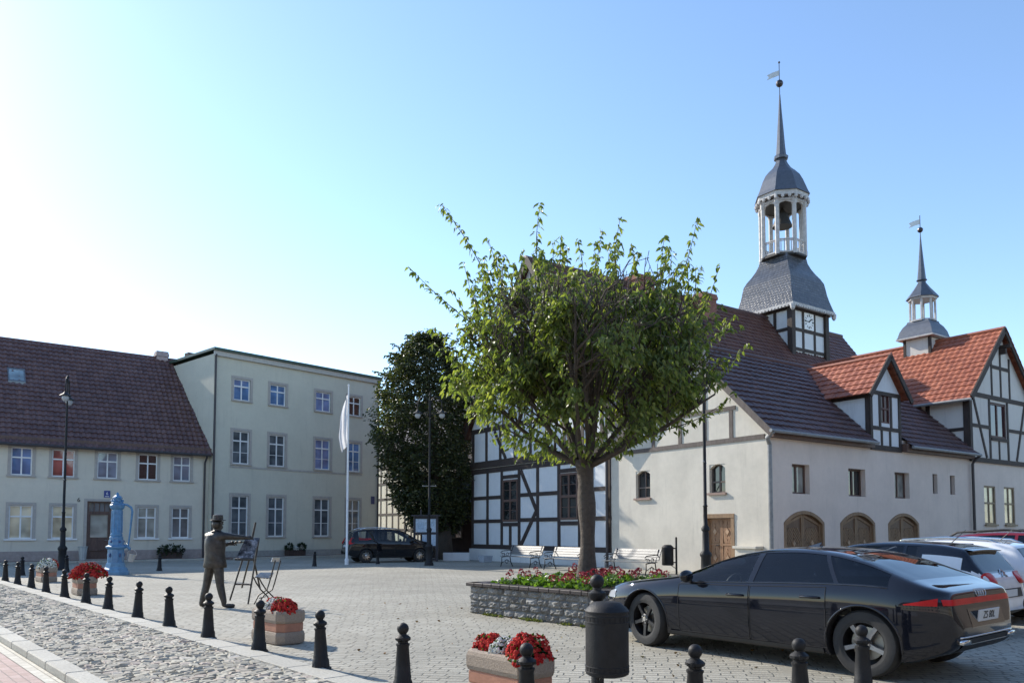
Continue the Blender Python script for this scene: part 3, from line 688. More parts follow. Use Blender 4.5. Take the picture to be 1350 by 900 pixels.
# clock
c=MB(lambda a,o,z:(TX+a,TY-h-o,z)); c.box(-.47,.47,.0,.05,13.77,14.79); CL=c.build('clock_face',plain('clock_white',(.80,.80,.78),.5,var=.03),BT)
c=MB(lambda a,o,z:(TX+a,TY-h-o,z)); zc=14.28
for i in range(12):
    a=2*math.pi*i/12; r0,r1=(.30,.44)
    c.bar(math.sin(a)*r0,zc+math.cos(a)*r0,math.sin(a)*r1,zc+math.cos(a)*r1,.035 if i%3 else .06,.051,.056)
    if i%3!=1: c.bar(math.sin(a+.14)*r0,zc+math.cos(a+.14)*r0,math.sin(a+.14)*r1,zc+math.cos(a+.14)*r1,.025,.051,.055)
for ang,l,w in ((R(268),.40,.05),(R(52),.30,.07)): c.bar(-math.sin(ang)*.06,zc-math.cos(ang)*.06,math.sin(ang)*l,zc+math.cos(ang)*l,w,.058+.004*(l<.35),.064+.004*(l<.35))
c.build('clock_hands_and_numerals',M_dark,BT)
s=MB(); prof=[(2.12,15.12),(2.04,15.4),(1.93,15.8),(1.84,16.2),(1.78,16.6),(1.72,16.95),(1.58,17.25),(1.36,17.6),(1.18,17.95),(1.05,18.3),(1.0,18.62)]
ring_skin(s,prof,TX,TY); s.build('slate_skirt',SL,BT)
s=MB(); ring_skin(s,[(2.16,14.98),(2.16,15.11)],TX,TY)
for sx in (0,1):
    for sg in (1,-1):
        for i in range(18):
            a=-2.0+4.0*i/17
            x0,y0=(TX+a,TY+sg*2.14) if sx==0 else (TX+sg*2.14,TY+a)
            s.box(x0-.07,x0+.07,y0-.07,y0+.07,14.88,14.98)
for sx in (1,-1):
    for sy in (1,-1): s.lathe([(.05,14.6),(.13,14.72),(.15,14.86),(.15,14.98)],(TX+sx*2.1,TY+sy*2.1,0),8)
s.build('eaves_trim',M_wg,BT)
s=MB(); rl=1.34; R8=R(22.5)
for k in range(8):
    a=R8+2*math.pi*k/8; x,y=TX+rl*math.cos(a),TY+rl*math.sin(a)
    s.lathe([(.15,18.62),(.15,18.9),(.135,18.95),(.135,21.7),(.17,21.8),(.16,22.2)],(x,y,0),6)
    a2=R8+2*math.pi*(k+1)/8; x2,y2=TX+rl*math.cos(a2),TY+rl*math.sin(a2)
    for z,r in ((18.75,.07),(19.55,.05),(19.45,.03),(22.05,.12)): s.tube([(x,y,z),(x2,y2,z)],r,6)
    for j in range(1,5):
        f=j/5; s.tube([(x+(x2-x)*f,y+(y2-y)*f,18.75),(x+(x2-x)*f,y+(y2-y)*f,19.5)],.028,5)
    # arched brackets
    pts=[(0,-.55),(.06,-.32),(.2,-.14),(.5,-.06),(.8,-.14),(.94,-.32),(1,-.55)]
    for (f0,d0),(f1,d1) in zip(pts,pts[1:]):
        p0=V3((x+(x2-x)*f0,y+(y2-y)*f0,0)); p1=V3((x+(x2-x)*f1,y+(y2-y)*f1,0)); nn=V3((math.cos((a+a2)/2),math.sin((a+a2)/2),0))*.05
        vs=[]
        for q in (nn,-nn): vs+=[p0+q+V3((0,0,22.0)),p1+q+V3((0,0,22.0)),p1+q+V3((0,0,22.0+d1)),p0+q+V3((0,0,22.0+d0))]
        s.add(vs,[(0,1,2,3),(4,5,6,7),(0,1,5,4),(2,3,7,6)])
s.build('lantern',M_wg,BT)
s=MB(); s.lathe([(1.45,18.55),(1.45,18.66)],(TX,TY,0),8,rot=R8); s.lathe([(.62,20.75),(.58,20.9),(.46,21.2),(.38,21.5),(.2,21.75),(.05,22.0)],(TX,TY,0),14); s.lathe([(1.3,21.95),(1.3,22.05)],(TX,TY,0),8,rot=R8); s.build('bell',plain('bronze_bell',(.045,.04,.035),.6,.3),BT)
s=MB()
s.lathe([(1.62,22.28),(1.62,22.55)],(TX,TY,0),8,rot=R8)
for k in range(24):
    a=R8+2*math.pi*k/24; rr=1.58
    s.lathe([(.02,22.02),(.1,22.1),(.1,22.28)],(TX+rr*math.cos(a),TY+rr*math.sin(a),0),5)
s.build('lantern_fascia',M_wg,BT)
s=MB(); s.lathe([(1.72,22.55),(1.6,22.8),(1.47,23.15),(1.32,23.55),(1.12,23.95),(.86,24.25),(.6,24.5),(.42,24.8),(.28,25.15),(.25,25.3)],(TX,TY,0),8,rot=R8); s.build('lantern_dome',SL2,BT)
s=MB(); s.lathe([(.25,25.1),(.44,25.15),(.46,25.3),(.36,25.4)],(TX,TY,0),8,rot=R8); s.lathe([(.33,25.4),(.27,26.0),(.19,27.2),(.1,28.4),(.04,29.4)],(TX,TY,0),8,rot=R8); s.build('spire',SL2,BT)
s=MB(); s.tube([(TX,TY,29.3),(TX,TY,31.6)],.025,6); s.ball((TX,TY,30.15),.23,12,8); s.ball((TX,TY,31.55),.07,8,6); s.build('finial',plain('dark_copper',(.05,.045,.05),.35,.6),BT)
M_vane=plain('pale_vane',(.55,.55,.52),.4,.3)
def flagvane(x,y,z,l,h,parent,dirv):
    d=V3(dirv).normalized(); n=d.cross(V3((0,0,1)))*.012; p=V3((x,y,z)); vs=[]
    out=[(0,h*.5),(l*.5,h*.42),(l*.96,h*.25),(l*.8,-.02),(l,-h*.35),(l*.5,-h*.2),(0,-h*.1)]
    for q in (n,-n): vs+=[p+d*a+V3((0,0,b))+q for a,b in out]
    m=len(out); s=MB(); s.add(vs,[tuple(range(m)),tuple(range(2*m-1,m-1,-1))]+[(i,(i+1)%m,m+(i+1)%m,m+i) for i in range(m)]); s.build('weather_vane',M_vane,parent)
flagvane(TX,TY,30.75,.85,.55,BT,(-math.cos(PHI),math.sin(PHI),-.25))
# --- ridge turret on the wing
UX,UY=17.2,3.42
s=MB(); s.box(UX-.62,UX+.62,UY-.62,UY+.62,9.7,11.2); RTU=s.build('ridge_turret',PF,TH_)
s=MB(); 
for sx in (1,-1):
    for sy in (1,-1): s.box(UX+sx*.62-.06,UX+sx*.62+.06,UY+sy*.62-.06,UY+sy*.62+.06,9.9,11.15)
s.box(UX-.66,UX+.66,UY-.66,UY+.66,11.08,11.17); s.build('turret_timber',M_tim,RTU)
s=MB(); ring_skin(s,[(.90,11.17),(.86,11.25),(.80,11.5),(.68,11.75),(.55,11.92),(.52,12.02)],UX,UY); s.build('turret_skirt',SL2,RTU)
s=MB(); ring_skin(s,[(.92,11.09),(.92,11.165)],UX,UY); 
for k in range(8):
    a=R8+2*math.pi*k/8; s.tube([(UX+.56*math.cos(a),UY+.56*math.sin(a),12.0),(UX+.56*math.cos(a),UY+.56*math.sin(a),13.15)],.06,6)
s.lathe([(.62,12.0),(.62,12.08)],(UX,UY,0),8,rot=R8); s.lathe([(.66,13.1),(.68,13.2)],(UX,UY,0),8,rot=R8); s.build('turret_lantern',M_wg,RTU)
s=MB(); s.lathe([(.76,13.2),(.72,13.28),(.55,13.5),(.36,13.75),(.2,14.0),(.16,14.15)],(UX,UY,0),8,rot=R8); s.lathe([(.2,14.1),(.26,14.14),(.22,14.2)],(UX,UY,0),8,rot=R8); s.lathe([(.2,14.2),(.13,15.0),(.05,16.0),(.02,16.5)],(UX,UY,0),8,rot=R8); s.build('turret_spire',SL2,RTU)
s=MB(); s.tube([(UX,UY,16.4),(UX,UY,17.5)],.02,6); s.ball((UX,UY,16.75),.14,10,6); s.build('finial',MC['dark_copper'],RTU)
flagvane(UX,UY,17.1,.6,.42,RTU,(-math.cos(PHI),math.sin(PHI),-.2))
# ------------------------------------------------------------------ ground
g=MB(); g.quad((-2500,-2500,-.02),(2500,-2500,-.02),(2500,2500,-.02),(-2500,2500,-.02)); tag(g.build('ground',plain('earth',(.30,.28,.24),.9)),kind='structure')
M_plaza=paving('plaza_setts',((.40,.375,.315),(.44,.415,.35),(.485,.46,.39)),.26,.125,R(9),.014,(.20,.19,.155),.024,.016,.75)
g=MB(); g.quad((-70,-30,0),(70,-30,0),(70,90,0),(-70,90,0)); tag(g.build('plaza',M_plaza),kind='structure')
RO=gp(142,804); RD=V3((.663,-.749,0)); RN=V3((.749,.663,0)); RROT=math.atan2(-.749,.663)
def road(x,y,z=0.): return V3((RO.x+RD.x*x+RN.x*y,RO.y+RD.y*x+RN.y*y,z))
def place(o): o.location=(RO.x,RO.y,0); o.rotation_euler=(0,0,RROT); return o
g=MB(); g.quad((-40,-2.2,.004),(14,-2.2,.004),(14,-.32,.004),(-40,-.32,.004)); place(tag(g.build('road_bed',plain('joint_sand',(.30,.27,.205),.95,var=.3,bs=.01)),kind='structure'))
st=MB(); r2=random.Random(3); x=-22.
while x<9.5:
    wdt=r2.uniform(.07,.10); y=-2.04+r2.uniform(0,.08)
    while y<-.33:
        ln=r2.uniform(.09,.17); y1=min(y+ln,-.325)
        if y1-y>.04:
            a0,a1,b0,b1=x+.003,x+wdt-.003,y+.004,y1-.004; h=r2.uniform(.026,.037); sk=r2.uniform(-.014,.014); bow=.012*math.sin(y*2.3)+.02*math.sin(x*.9+y)
            j=lambda s=.007: r2.uniform(-s,s); t1,t2=j(.008),j(.008)
            c0=[(a0,b0),(a1,b0),(a1,b1),(a0,b1)]; cx,cy=(a0+a1)/2,(b0+b1)/2; vs=[]
            for k,(zz_,fct) in enumerate(((-.004,1.),(h*.66,.98),(h,.74))):
                for q,(px,py) in enumerate(c0):
                    vs.append((cx+(px-cx)*fct+(j() if k else 0)+bow,cy+(py-cy)*fct+(j() if k else 0), zz_+(j(.004) if k else 0)+(t1*(px-cx)/.05+t2*(py-cy)/.08 if k else 0)))
            st.add(vs,[(0,1,5,4),(1,2,6,5),(2,3,7,6),(3,0,4,7),(4,5,9,8),(5,6,10,9),(6,7,11,10),(7,4,8,11),(8,9,10,11)])
        y=y1
    x+=wdt
M_cob=islandmat('cobble_stone',[(0,(.40,.365,.30)),(.35,(.50,.46,.375)),(.7,(.58,.54,.44)),(.9,(.55,.46,.385)),(1,(.68,.64,.55))],.85,.006,22,.15)
rd=st.build('cobbled_road',M_cob); place(rd); tag(rd,kind='structure')
# kerb strip carrying the bollards : separate slabs in one kerb
M_kerb=islandmat('kerb_stone',[(0,(.44,.42,.36)),(1,(.53,.505,.44))],.85,.004,30)
kb=MB(); x=-24.
while x<9.2:
    l=r2.uniform(.8,1.05); kb.box(x+.006,x+l-.006,-.315,-.02,-.01,.034,0,.008); x+=l
k_=kb.build('kerb',M_kerb); place(k_); tag(k_,kind='structure')
kb=MB(); x=-24.
while x<9.5:
    l=r2.uniform(.9,1.05); kb.box(x+.005,x+l-.005,-2.26,-2.06,-.01,.095,0,.014); x+=l
k_=kb.build('kerb',M_kerb); place(k_); tag(k_,kind='structure')
M_side=paving('grey_block_paving',((.46,.45,.43),(.52,.51,.49),(.58,.57,.55)),.21,.105,RROT,.006,(.24,.22,.2),.003,.006,.3)
M_redp=paving('red_block_paving',((.38,.25,.21),(.43,.29,.25),(.47,.33,.29)),.21,.105,0,.006,(.25,.19,.16),.003,.006,.3)
M_crm=paving('cream_block_paving',((.50,.46,.38),(.56,.52,.43),(.6,.57,.48)),.21,.105,0,.006,(.25,.22,.17),.003,.006,.3)
for nm,y0,y1,m in (('footpath_edge',-2.42,-2.27,M_crm),('footpath_red_band',-2.86,-2.424,M_redp),('footpath',-8,-2.864,M_side)):
    g=MB(); g.quad((-40,y0,.008),(14,y0,.008),(14,y1,.008),(-40,y1,.008)); o=place(g.build(nm,m)); tag(o,kind='structure')
M_brp=paving('brown_pavement',((.20,.13,.105),(.24,.16,.13),(.27,.19,.155)),.2,.1,0,.006,(.13,.1,.08),.003,.006,.4)
def frontpave(o0,rot,x0,x1,wd):
    g=MB(); g.box(x0,x1,-wd,0,-.01,.09); o=g.build('pavement',M_brp); o.location=(o0.x,o0.y,0); o.rotation_euler=(0,0,rot); tag(o,kind='structure')
    g=MB(); x=x0
    while x<x1-.1:
        g.box(x+.005,min(x+1,x1)-.005,-wd-.16,-wd-.004,-.01,.1,0,.012); x+=1
    o=g.build('kerb',M_kerb); o.location=(o0.x,o0.y,0); o.rotation_euler=(0,0,rot); tag(o,kind='structure')
frontpave(LO,LROT,-5,9.2,1.5); frontpave(BO,BROT,.5,11.6,1.5)
# ------------------------------------------------------------------ bollards
BP=[(.118,0),(.118,.018),(.098,.03),(.092,.10),(.080,.125),(.082,.15),(.078,.16),(.058,.42),(.066,.435),(.066,.45),(.05,.455),(.05,.47),(.074,.485),(.076,.505),(.06,.52),(.036,.535),(.034,.55)]
def bollard_mesh():
    mb=MB(); mb.lathe(BP,n=10); b=mb
    b.ball((0,0,.588),.056,12,8)
    for s in (1,-1): b.box(s*.06-.016,s*.06+.016,-.012,.012,.475,.515,0,.004)
    return b
b0=bollard_mesh().build('bollard',M_iron,None,True,35)
def place_b(x,y,label,sc=1.,first=[True]):
    if first[0]: o=b0; first[0]=False
    else: o=b0.copy(); COL.objects.link(o)
    o.location=(x,y,0); o.scale=(sc,sc,sc); o.rotation_euler=(R(r2.uniform(-1.5,1.5)),R(r2.uniform(-1.5,1.5)),r2.uniform(0,6)); tag(o,label,'bollard','ball-topped bollards along the kerb'); return o
rowlab=['black bollard at the left edge of the picture, first of the kerb row','black bollard second from the left in the kerb row','black bollard third from left in the kerb row, left of the farthest flower tub','black bollard in front of the farthest flower tub with red and white flowers','black bollard between the two farthest flower tubs','black bollard directly in front of the tub with one broad red mound','black bollard just right of the tub with one broad red mound','black bollard in the kerb row below and right of the blue pump','black bollard in the kerb row midway between pump and painter statue','black bollard in front of the painter statue\'s legs','black bollard touching the left end of the tub beside the easel','black bollard on the kerb right of the tub beside the easel','black bollard on the kerb in the empty stretch between two tubs at bottom centre']
px=[(6.7,766),(23,770.4),(41,775),(60.5,781),(85,787.8),(113,795.5),(142,804),(181,815),(223,827),(274,842),(341,858.5),(423,882)]
for (u,v),l in zip(px,rowlab): p=gp(u,v); place_b(p.x,p.y,l)
p=at(531,905,7.36); place_b(p.x,p.y,rowlab[12])
place_b(.112,6.07,'black bollard right in front of the nearest flower tub')
place_b(1.385,5.98,'black bollard before the front door of the black sports saloon, right of the litter bin')
place_b(2.32,6.32,'black bollard before the rear door of the black sports saloon')
place_b(3.21,7.19,'black bollard in front of the black saloon\'s rear wheel')
far=[(29,758,'dark bollard in the shade behind the kerb row at far left'),(88,754,'dark bollard hidden behind the foot of the left street lamp'),(210,752,'dark bollard in the shade right of the blue pump'),(414.5,746,'dark bollard in the shade before the three-storey house, left of the flagpole'),(498,743,'dark bollard against the side of the parked black people carrier')]
for u,v,l in far: p=gp(u,v); place_b(p.x,p.y,l,.93 if v<745 else 1.)
# ------------------------------------------------------------------ litter bin in front
def bin_tree(name,label,x,y,rz,post_h,ball,zb,zt,rad,px_=0.,py_=.2):
    t=thing(name,label,'litter bin',(x,y,0),rz)
    mb=MB()
    if ball:
        mb.lathe([(.1,0),(.1,.02),(.075,.05),(.07,.2),(.05,.24),(.045,post_h-.27),(.06,post_h-.25),(.06,post_h-.22),(.045,post_h-.2),(.07,post_h-.17),(.07,post_h-.14),(.035,post_h-.12),(.033,post_h-.1)],(px_,py_,0),12); mb.ball((px_,py_,post_h-.055),.056,12,8)
    else: mb.box(px_-.035,px_+.035,py_-.03,py_+.03,0,post_h,0,.008)
    for z in (zb+.1,zt-.12): mb.box(px_-.02,px_+.02,min(0,py_),max(0,py_),z-.02,z+.02)
    mb.tube([(px_,py_,zb-.12),(px_*.4,py_*.4,zb-.005)],.012,6)
    mb.build('post',M_iron,t,True,40)
    h=zt-zb; mb=MB(); mb.lathe([(rad*.86,0),(rad*.99,.012),(rad,.03),(rad,h*.86),(rad*1.03,h*.865),(rad*1.03,h*.885),(rad*.9,h*.93),(rad*.62,h),(rad*.3,h+.006)],(0,0,zb),28)
    for f in (.045,.115,.72,.80): mb.lathe([(rad*.98,h*f),(rad*1.022,h*f+.004),(rad*1.022,h*f+.011),(rad*.98,h*f+.015)],(0,0,zb),28)
    mb.mi=[0]*len(mb.f)
    for f in (.08,.765):
        for k in range(24):
            a=2*math.pi*k/24; c,s_=math.cos(a),math.sin(a); r0=rad*.985;r1=rad*1.008; wv=.008; z0=zb+h*f-.016;z1=zb+h*f+.026
            mb.add([(c*r-s_*q,s_*r+c*q,z) for r in (r0,r1) for q in (-wv,wv) for z in (z0,z1)],[(0,1,3,2),(4,6,7,5),(0,4,5,1),(2,3,7,6),(0,2,6,4),(1,5,7,3)],1)
    mb.build('body',[M_iron,M_dark],t,True,35)
    return t
bin_tree('litter_bin','round black iron litter bin on a ball-topped post beside the nearest flower tub',.705,5.82,0,1.17,True,.44,.975,.160,-.05,.2)
p=gp(887,757); bin_tree('litter_bin','small black litter bin on a square post against the ivory gable wall',p.x-.17,p.y,R(90),1.3,False,.32,1.03,.2,0,-.3)
# ------------------------------------------------------------------ street lamps
def lamp(p,rz,label,H=7.65):
    t=thing('street_lamp',label,'street lamp',(p.x,p.y,0),rz,'tall double-arm street lamps of the square')
    mb=MB(); mb.lathe([(.2,0),(.2,.1),(.15,.16),(.14,.75),(.17,.8),(.17,.86),(.1,.95),(.09,1.5),(.12,1.53),(.12,1.6),(.06,1.68),(.055,2.2),(.075,2.23),(.05,2.27),(.045,4.5),(.036,H-1.1)],n=12); mb.build('post',M_iron,t,True,40)
    mb=MB(); mb.tube([(-.28,0,3.5),(.28,0,3.5)],.016,6); mb.ball((-.28,0,3.5),.03);mb.ball((.28,0,3.5),.03); mb.build('crossbar',M_zinc,t)
    for s in (1,-1):
        mb=MB(); pts=[(0,0,H-1.25)]
        for k in range(9):
            a=R(200-k*24); pts.append((s*(.28+.26*math.cos(a)),0,H-.55+.38*math.sin(a)))
        pts.append((s*.54,0,H-.85)); mb.tube(pts,.024,7)
        ci=[(s*(.16+.11*math.cos(R(q))*(1-q/900)),0,H-.95+.11*math.sin(R(q))*(1-q/900)) for q in range(0,540,40)]; mb.tube(ci,.012,5); ar=mb.build('arm',M_iron,t,True)
        mb=MB(); mb.lathe([(.03,.12),(.05,.08),(.1,.02),(.2,-.04),(.22,-.06),(.2,-.065),(.05,-.03)],(s*.54,0,H-.86),14); sh=mb.build('lamp_shade',M_iron,ar,True,50)
        mb=MB(); mb.ball((s*.54,0,H-1.0),.13,12,8,sc=(1,1,1.15)); mb.build('globe',plain('frosted_globe',(.36,.37,.37),.1,var=.05),sh,True)
    mb=MB(); mb.tube([(0,0,H-1.25),(0,0,H-.1)],.026,7); mb.ball((0,0,H-.1),.06); mb.lathe([(.03,0),(.0,.16)],(0,0,H-.08),6)
    mb.build('finial',M_iron,t)
    return t
la=lamp(gp(81.5,751),R(113),'black street lamp before the cream house at far left')
lb=lamp(gp(565.5,745),R(0),'black street lamp before the dark tree beside the notice board')
q=at(931,760,22.5); lamp(V3((q.x,q.y,0)),R(70),'black street lamp before the wooden door of the ivory gable')
# ------------------------------------------------------------------ flagpole
p=gp(457,744); t=thing('flagpole','slim white flagpole with a limp white flag before the three-storey house','flagpole',p)
mb=MB(); mb.lathe([(.09,0),(.09,.25),(.055,.3),(.05,4),(.032,8.1)],n=10); mb.ball((0,0,8.14),.05); mb.build('pole',M_white,t,True,40)
mb=MB(); rows_,cols_=22,14; vs=[]
for i in range(rows_+1):
    f=i/rows_; z=7.75-2.45*f; wd=.10+.30*math.sin(min(1,f*1.25)*math.pi*.62)*(1-.45*max(0,f-.7)/.3)
    for j in range(cols_+1):
        g_=j/cols_; vs.append((-.04-wd*g_*(1+.1*math.sin(9*f)),.10*math.sin(g_*11+f*4)*g_**.3+.05*math.sin(f*7),z-.25*g_*(1-.6*f)-.1*g_*g_+.05*math.sin(6*g_)*f))
mb.add(vs,[(i*(cols_+1)+j,i*(cols_+1)+j+1,(i+1)*(cols_+1)+j+1,(i+1)*(cols_+1)+j) for i in range(rows_) for j in range(cols_)])
fm,nt,b=newmat('flag_cloth'); tr=N(nt,'ShaderNodeBsdfTranslucent'); tr.inputs[0].default_value=(.8,.8,.8,1); x_=N(nt,'ShaderNodeMixShader'); x_.inputs[0].default_value=.4; b.inputs['Roughness'].default_value=.9
lk(nt,ramp(nt,noise(nt,coords(nt),6,3),[(.3,(.74,.74,.76)),(.7,(.84,.84,.85))]),b.inputs['Base Color'])
lk(nt,b.outputs[0],x_.inputs[1]);lk(nt,tr.outputs[0],x_.inputs[2]);lk(nt,x_.outputs[0],nt.nodes['Material Output'].inputs[0])
mb.build('flag',fm,t,True)
# ------------------------------------------------------------------ benches
M_slat=plain('silver_grey_slats',(.13,.13,.125),.38,.0,.2,.003,4)
def bench(p,rz,label,L=2.3):
    t=thing('park_bench',label,'bench',p,rz,'scroll-armed benches along the town hall wall')
    for s in (1,-1):
        mb=MB(); X=s*(L/2-.12)
        mb.tube([(X,-.02,0),(X,.04,.2),(X,.03,.40),(X,.28,.43),(X,.47,.42),(X,.56,.62),(X,.64,.88)],.02,7); mb.tube([(X,.60,0),(X,.5,.2),(X,.46,.42)],.02,7)
        mb.tube([(X,.58,.70),(X,.3,.68),(X,.06,.66),(X,-.02,.60),(X,.02,.54),(X,.08,.58)],.017,7)
        for (cy,cz,r_) in ((.14,.5,.07),(.33,.52,.08),(.3,.2,.09)): mb.tube([(X,cy+r_*math.cos(R(a))*(1-a/1000),cz+r_*math.sin(R(a))*(1-a/1000)) for a in range(0,480,30)],.011,5)
        mb.tube([(X,.04,.16),(X,.3,.3),(X,.52,.17)],.012,5); mb.build('side_frame',M_iron,t,True)
    mb=MB()
    for k in range(5): mb.box(-L/2,L/2,.02+.092*k,.02+.092*k+.075,.435,.462,0,.006)
    mb.build('seat',M_slat,t)
    mb=MB()
    for k,(y,z) in enumerate(((.535,.56),(.57,.655),(.61,.75),(.645,.84))):
        mb.add([(x,y+dy,z+dz) for x in (-L/2,L/2) for dy,dz in ((-.03,-.035),(.005,-.05),(.04,.035),(.005,.045))],[(0,1,2,3),(4,7,6,5),(0,4,5,1),(1,5,6,2),(2,6,7,3),(3,7,4,0)])
    mb.build('backrest',M_slat,t); return t
brz=PHI-R(90)
for u,v,l in ((679,747.5,'scroll-armed bench nearest the grey tub below the shuttered window'),(739,752,'scroll-armed bench left of the tree trunk under the wide brown window'),(823,757,'scroll-armed bench right of the tree trunk against the ivory wall')): bench(gp(u,v),brz,l)
p=gp(640,741); mb=MB(); mb.lathe([(.26,0),(.3,.02),(.36,.3),(.36,.33),(.31,.33),(.29,.28)],n=4,rot=R(80)); o=mb.build('tub',plain('blue_grey_concrete',(.36,.39,.43),.85,var=.12,bs=.005)); o.location=p; tag(o,'low blue-grey concrete tub at the foot of the half-timbered wall','tub')
# ------------------------------------------------------------------ plants and flower tubs
M_fol=leafmat('plant_leaf',(.025,.05,.012),(.045,.085,.018),(.075,.13,.03),.25)
M_petr=islandmat('red_petals',[(0,(.30,.014,.014)),(.5,(.52,.028,.026)),(1,(.62,.08,.06))],.9,0.001,25,.1); M_petw=islandmat('white_petals',[(0,(.62,.62,.52)),(1,(.82,.82,.74))],.6,.001)
def leaf_quad(mb,p,d,L,W,mi=0,fold=.25):
    d=V3(d).normalized(); s=d.cross(V3((rnd.uniform(-1,1),rnd.uniform(-1,1),rnd.uniform(-.3,1))))
    if s.length<1e-3: s=V3((1,0,0))
    s.normalize(); n=d.cross(s); p=V3(p)
    m=p+d*L*.45
    mb.add([p,m+s*W/2+n*W*fold,p+d*L,m-s*W/2+n*W*fold],[(0,1,2),(0,2,3)],mi)
def mound(r,h,nl,nb,pet,bs=.022,seed=1):
    rr=random.Random(seed); f=MB(); fl=MB()
    def pt(k):
        a=rr.uniform(0,2*math.pi); z=rr.random(); s=math.sqrt(max(0,1-z*z)); q=1+.10*math.sin(3*a+seed)+.07*math.sin(7*a+5*z)+rr.uniform(-.08,.07)
        return V3((r*s*math.cos(a)*q*k,r*s*math.sin(a)*q*k,h*z*k*q)),V3((s*math.cos(a),s*math.sin(a),z+.2))
    for i in range(nl):
        p,n=pt(rr.uniform(.6,.95)); leaf_quad(f,p,n+V3((rr.uniform(-.8,.8),rr.uniform(-.8,.8),rr.uniform(-.5,.5))),.055,.035)
    for i in range(nb):
        p,n=pt(1.); n.normalize(); x=n.orthogonal().normalized(); y=n.cross(x); k=rr.uniform(.75,1.2)*bs; m=7; a0=rr.random()
        vs=[p+n*k*.5]+[p+(x*math.cos(a0+2*math.pi*j/m)+y*math.sin(a0+2*math.pi*j/m))*k*(1.0 if j%2 else .8)-n*k*.25 for j in range(m)]
        fl.add(vs,[(0,1+j,1+(j+1)%m) for j in range(m)])
    return f,fl
PMESH={}
def flower(kind,p,sc,label):
    col,pet=('red',M_petr) if kind[0]=='r' else ('white',M_petw)
    if kind not in PMESH:
        r,h,nb=(.21,.235,520) if kind!='rb' else (.31,.25,900)
        f,fl=mound(r,h,260,nb,pet,.026 if kind[0]=='r' else .024,len(PMESH)+1)
        t=thing('flower_plant',label,'flowers'); 
        f.build('foliage',M_fol,t); fl.build('blossoms',pet,t); PMESH[kind]=t
    else: t=copy_tree(PMESH[kind])
    t.location=p; t.scale=(sc,)*3; t.rotation_euler=(0,0,rnd.uniform(0,6)); tag(t,label,'flowers','chrysanthemums in the stone tubs'); return t
M_gran=islandmat('exposed_aggregate',[(0,(.36,.285,.22)),(1,(.40,.32,.25))],.85,.012,60); M_terr=plain('terracotta_band',(.40,.185,.115),.75,var=.15,bs=.003)
M_soil=plain('soil',(.05,.035,.025),1.,bs=.02,nscale=20)
def tub_ring(hl,hw,ch):
    return [(hl,-hw+ch),(hl,hw-ch),(hl-ch,hw),(-hl+ch,hw),(-hl,hw-ch),(-hl,-hw+ch),(-hl+ch,-hw),(hl-ch,-hw)]
def loft(mb,levels,mi=0,cap=(True,True)):
    vs=[];n=None
    for z,ring in levels:
        n=len(ring); vs+=[(x,y,z) for x,y in ring]
    fs=[(i*n+k,i*n+(k+1)%n,(i+1)*n+(k+1)%n,(i+1)*n+k) for i in range(len(levels)-1) for k in range(n)]
    if cap[0]: fs.append(tuple(range(n-1,-1,-1)))
    if cap[1]: fs.append(tuple(range((len(levels)-1)*n,len(levels)*n)))
    mb.add(vs,fs,mi)
def tub_make():
    t=thing('flower_tub','x y z w','flower tub'); A=lambda d,z:(z,tub_ring(.43-d,.215-d,.09))
    mb=MB(); loft(mb,[A(.03,0),A(.005,.015),A(0,.05),A(0,.12),A(.01,.16),A(.035,.175)]); loft(mb,[A(.035,.27),A(.01,.285),A(0,.32),A(0,.41),A(.01,.44),A(.03,.45),A(.07,.45),A(.08,.42),A(.085,.36)],cap=(True,False)); mb.build('body',M_gran,t)
    mb=MB(); loft(mb,[A(.022,.165),A(.016,.18),A(.016,.265),A(.022,.28)]); mb.build('band',M_terr,t)
    mb=MB(); loft(mb,[A(.09,.33),A(.09,.40)]); mb.build('soil',M_soil,t); return t
tub0=tub_make()
tubs=[((-.02,6.87),'stone tub with terracotta band nearest the camera beside the litter bin'),((-3.2,10.72),'stone tub with terracotta band between the café chair and the bollard row'),((-10.2,18.65),'stone tub filled by one broad red mound left of the blue pump'),((-13.95,23.4),'stone tub with red and white flowers farthest away at left')]
for i,((x,y),l) in enumerate(tubs):
    t=tub0 if i==0 else copy_tree(tub0); t.location=(x,y,0); t.rotation_euler=(0,0,RROT+R((0,3,-2,2)[i])); tag(t,l,'flower tub','banded stone flower tubs along the kerb')
def tubpos(i,a,b,z=.40):
    (x,y),_=tubs[i]; return V3((x+RD.x*a+RN.x*b,y+RD.y*a+RN.y*b,z))
flower('r',tubpos(0,-.29,.03),.72,'red chrysanthemum at the left end of the nearest stone tub')
flower('w',tubpos(0,-.03,-.03,.41),.66,'white chrysanthemum in the middle of the nearest stone tub')
flower('r',tubpos(0,.25,-.02),.92,'largest red chrysanthemum, at the right end of the nearest stone tub')
flower('r',tubpos(1,-.28,.09),.72,'red chrysanthemum at the left end of the tub beside the café chair')
flower('w',tubpos(1,-.04,-.04),.72,'white chrysanthemum in the tub beside the café chair')
flower('r',tubpos(1,.26,-.02),.8,'red chrysanthemum at the right end of the tub beside the café chair')
flower('rb',tubpos(2,.05,0.05),1.25,'broad red chrysanthemum mound filling the tub left of the pump')
flower('w',tubpos(2,-.15,-.16),.5,'small white chrysanthemum at the front of the tub left of the pump')
flower('r',tubpos(3,-.2,.1),1.1,'red chrysanthemum in the farthest stone tub at left')
flower('w',tubpos(3,.16,0),1.15,'white chrysanthemum in the farthest stone tub at left')
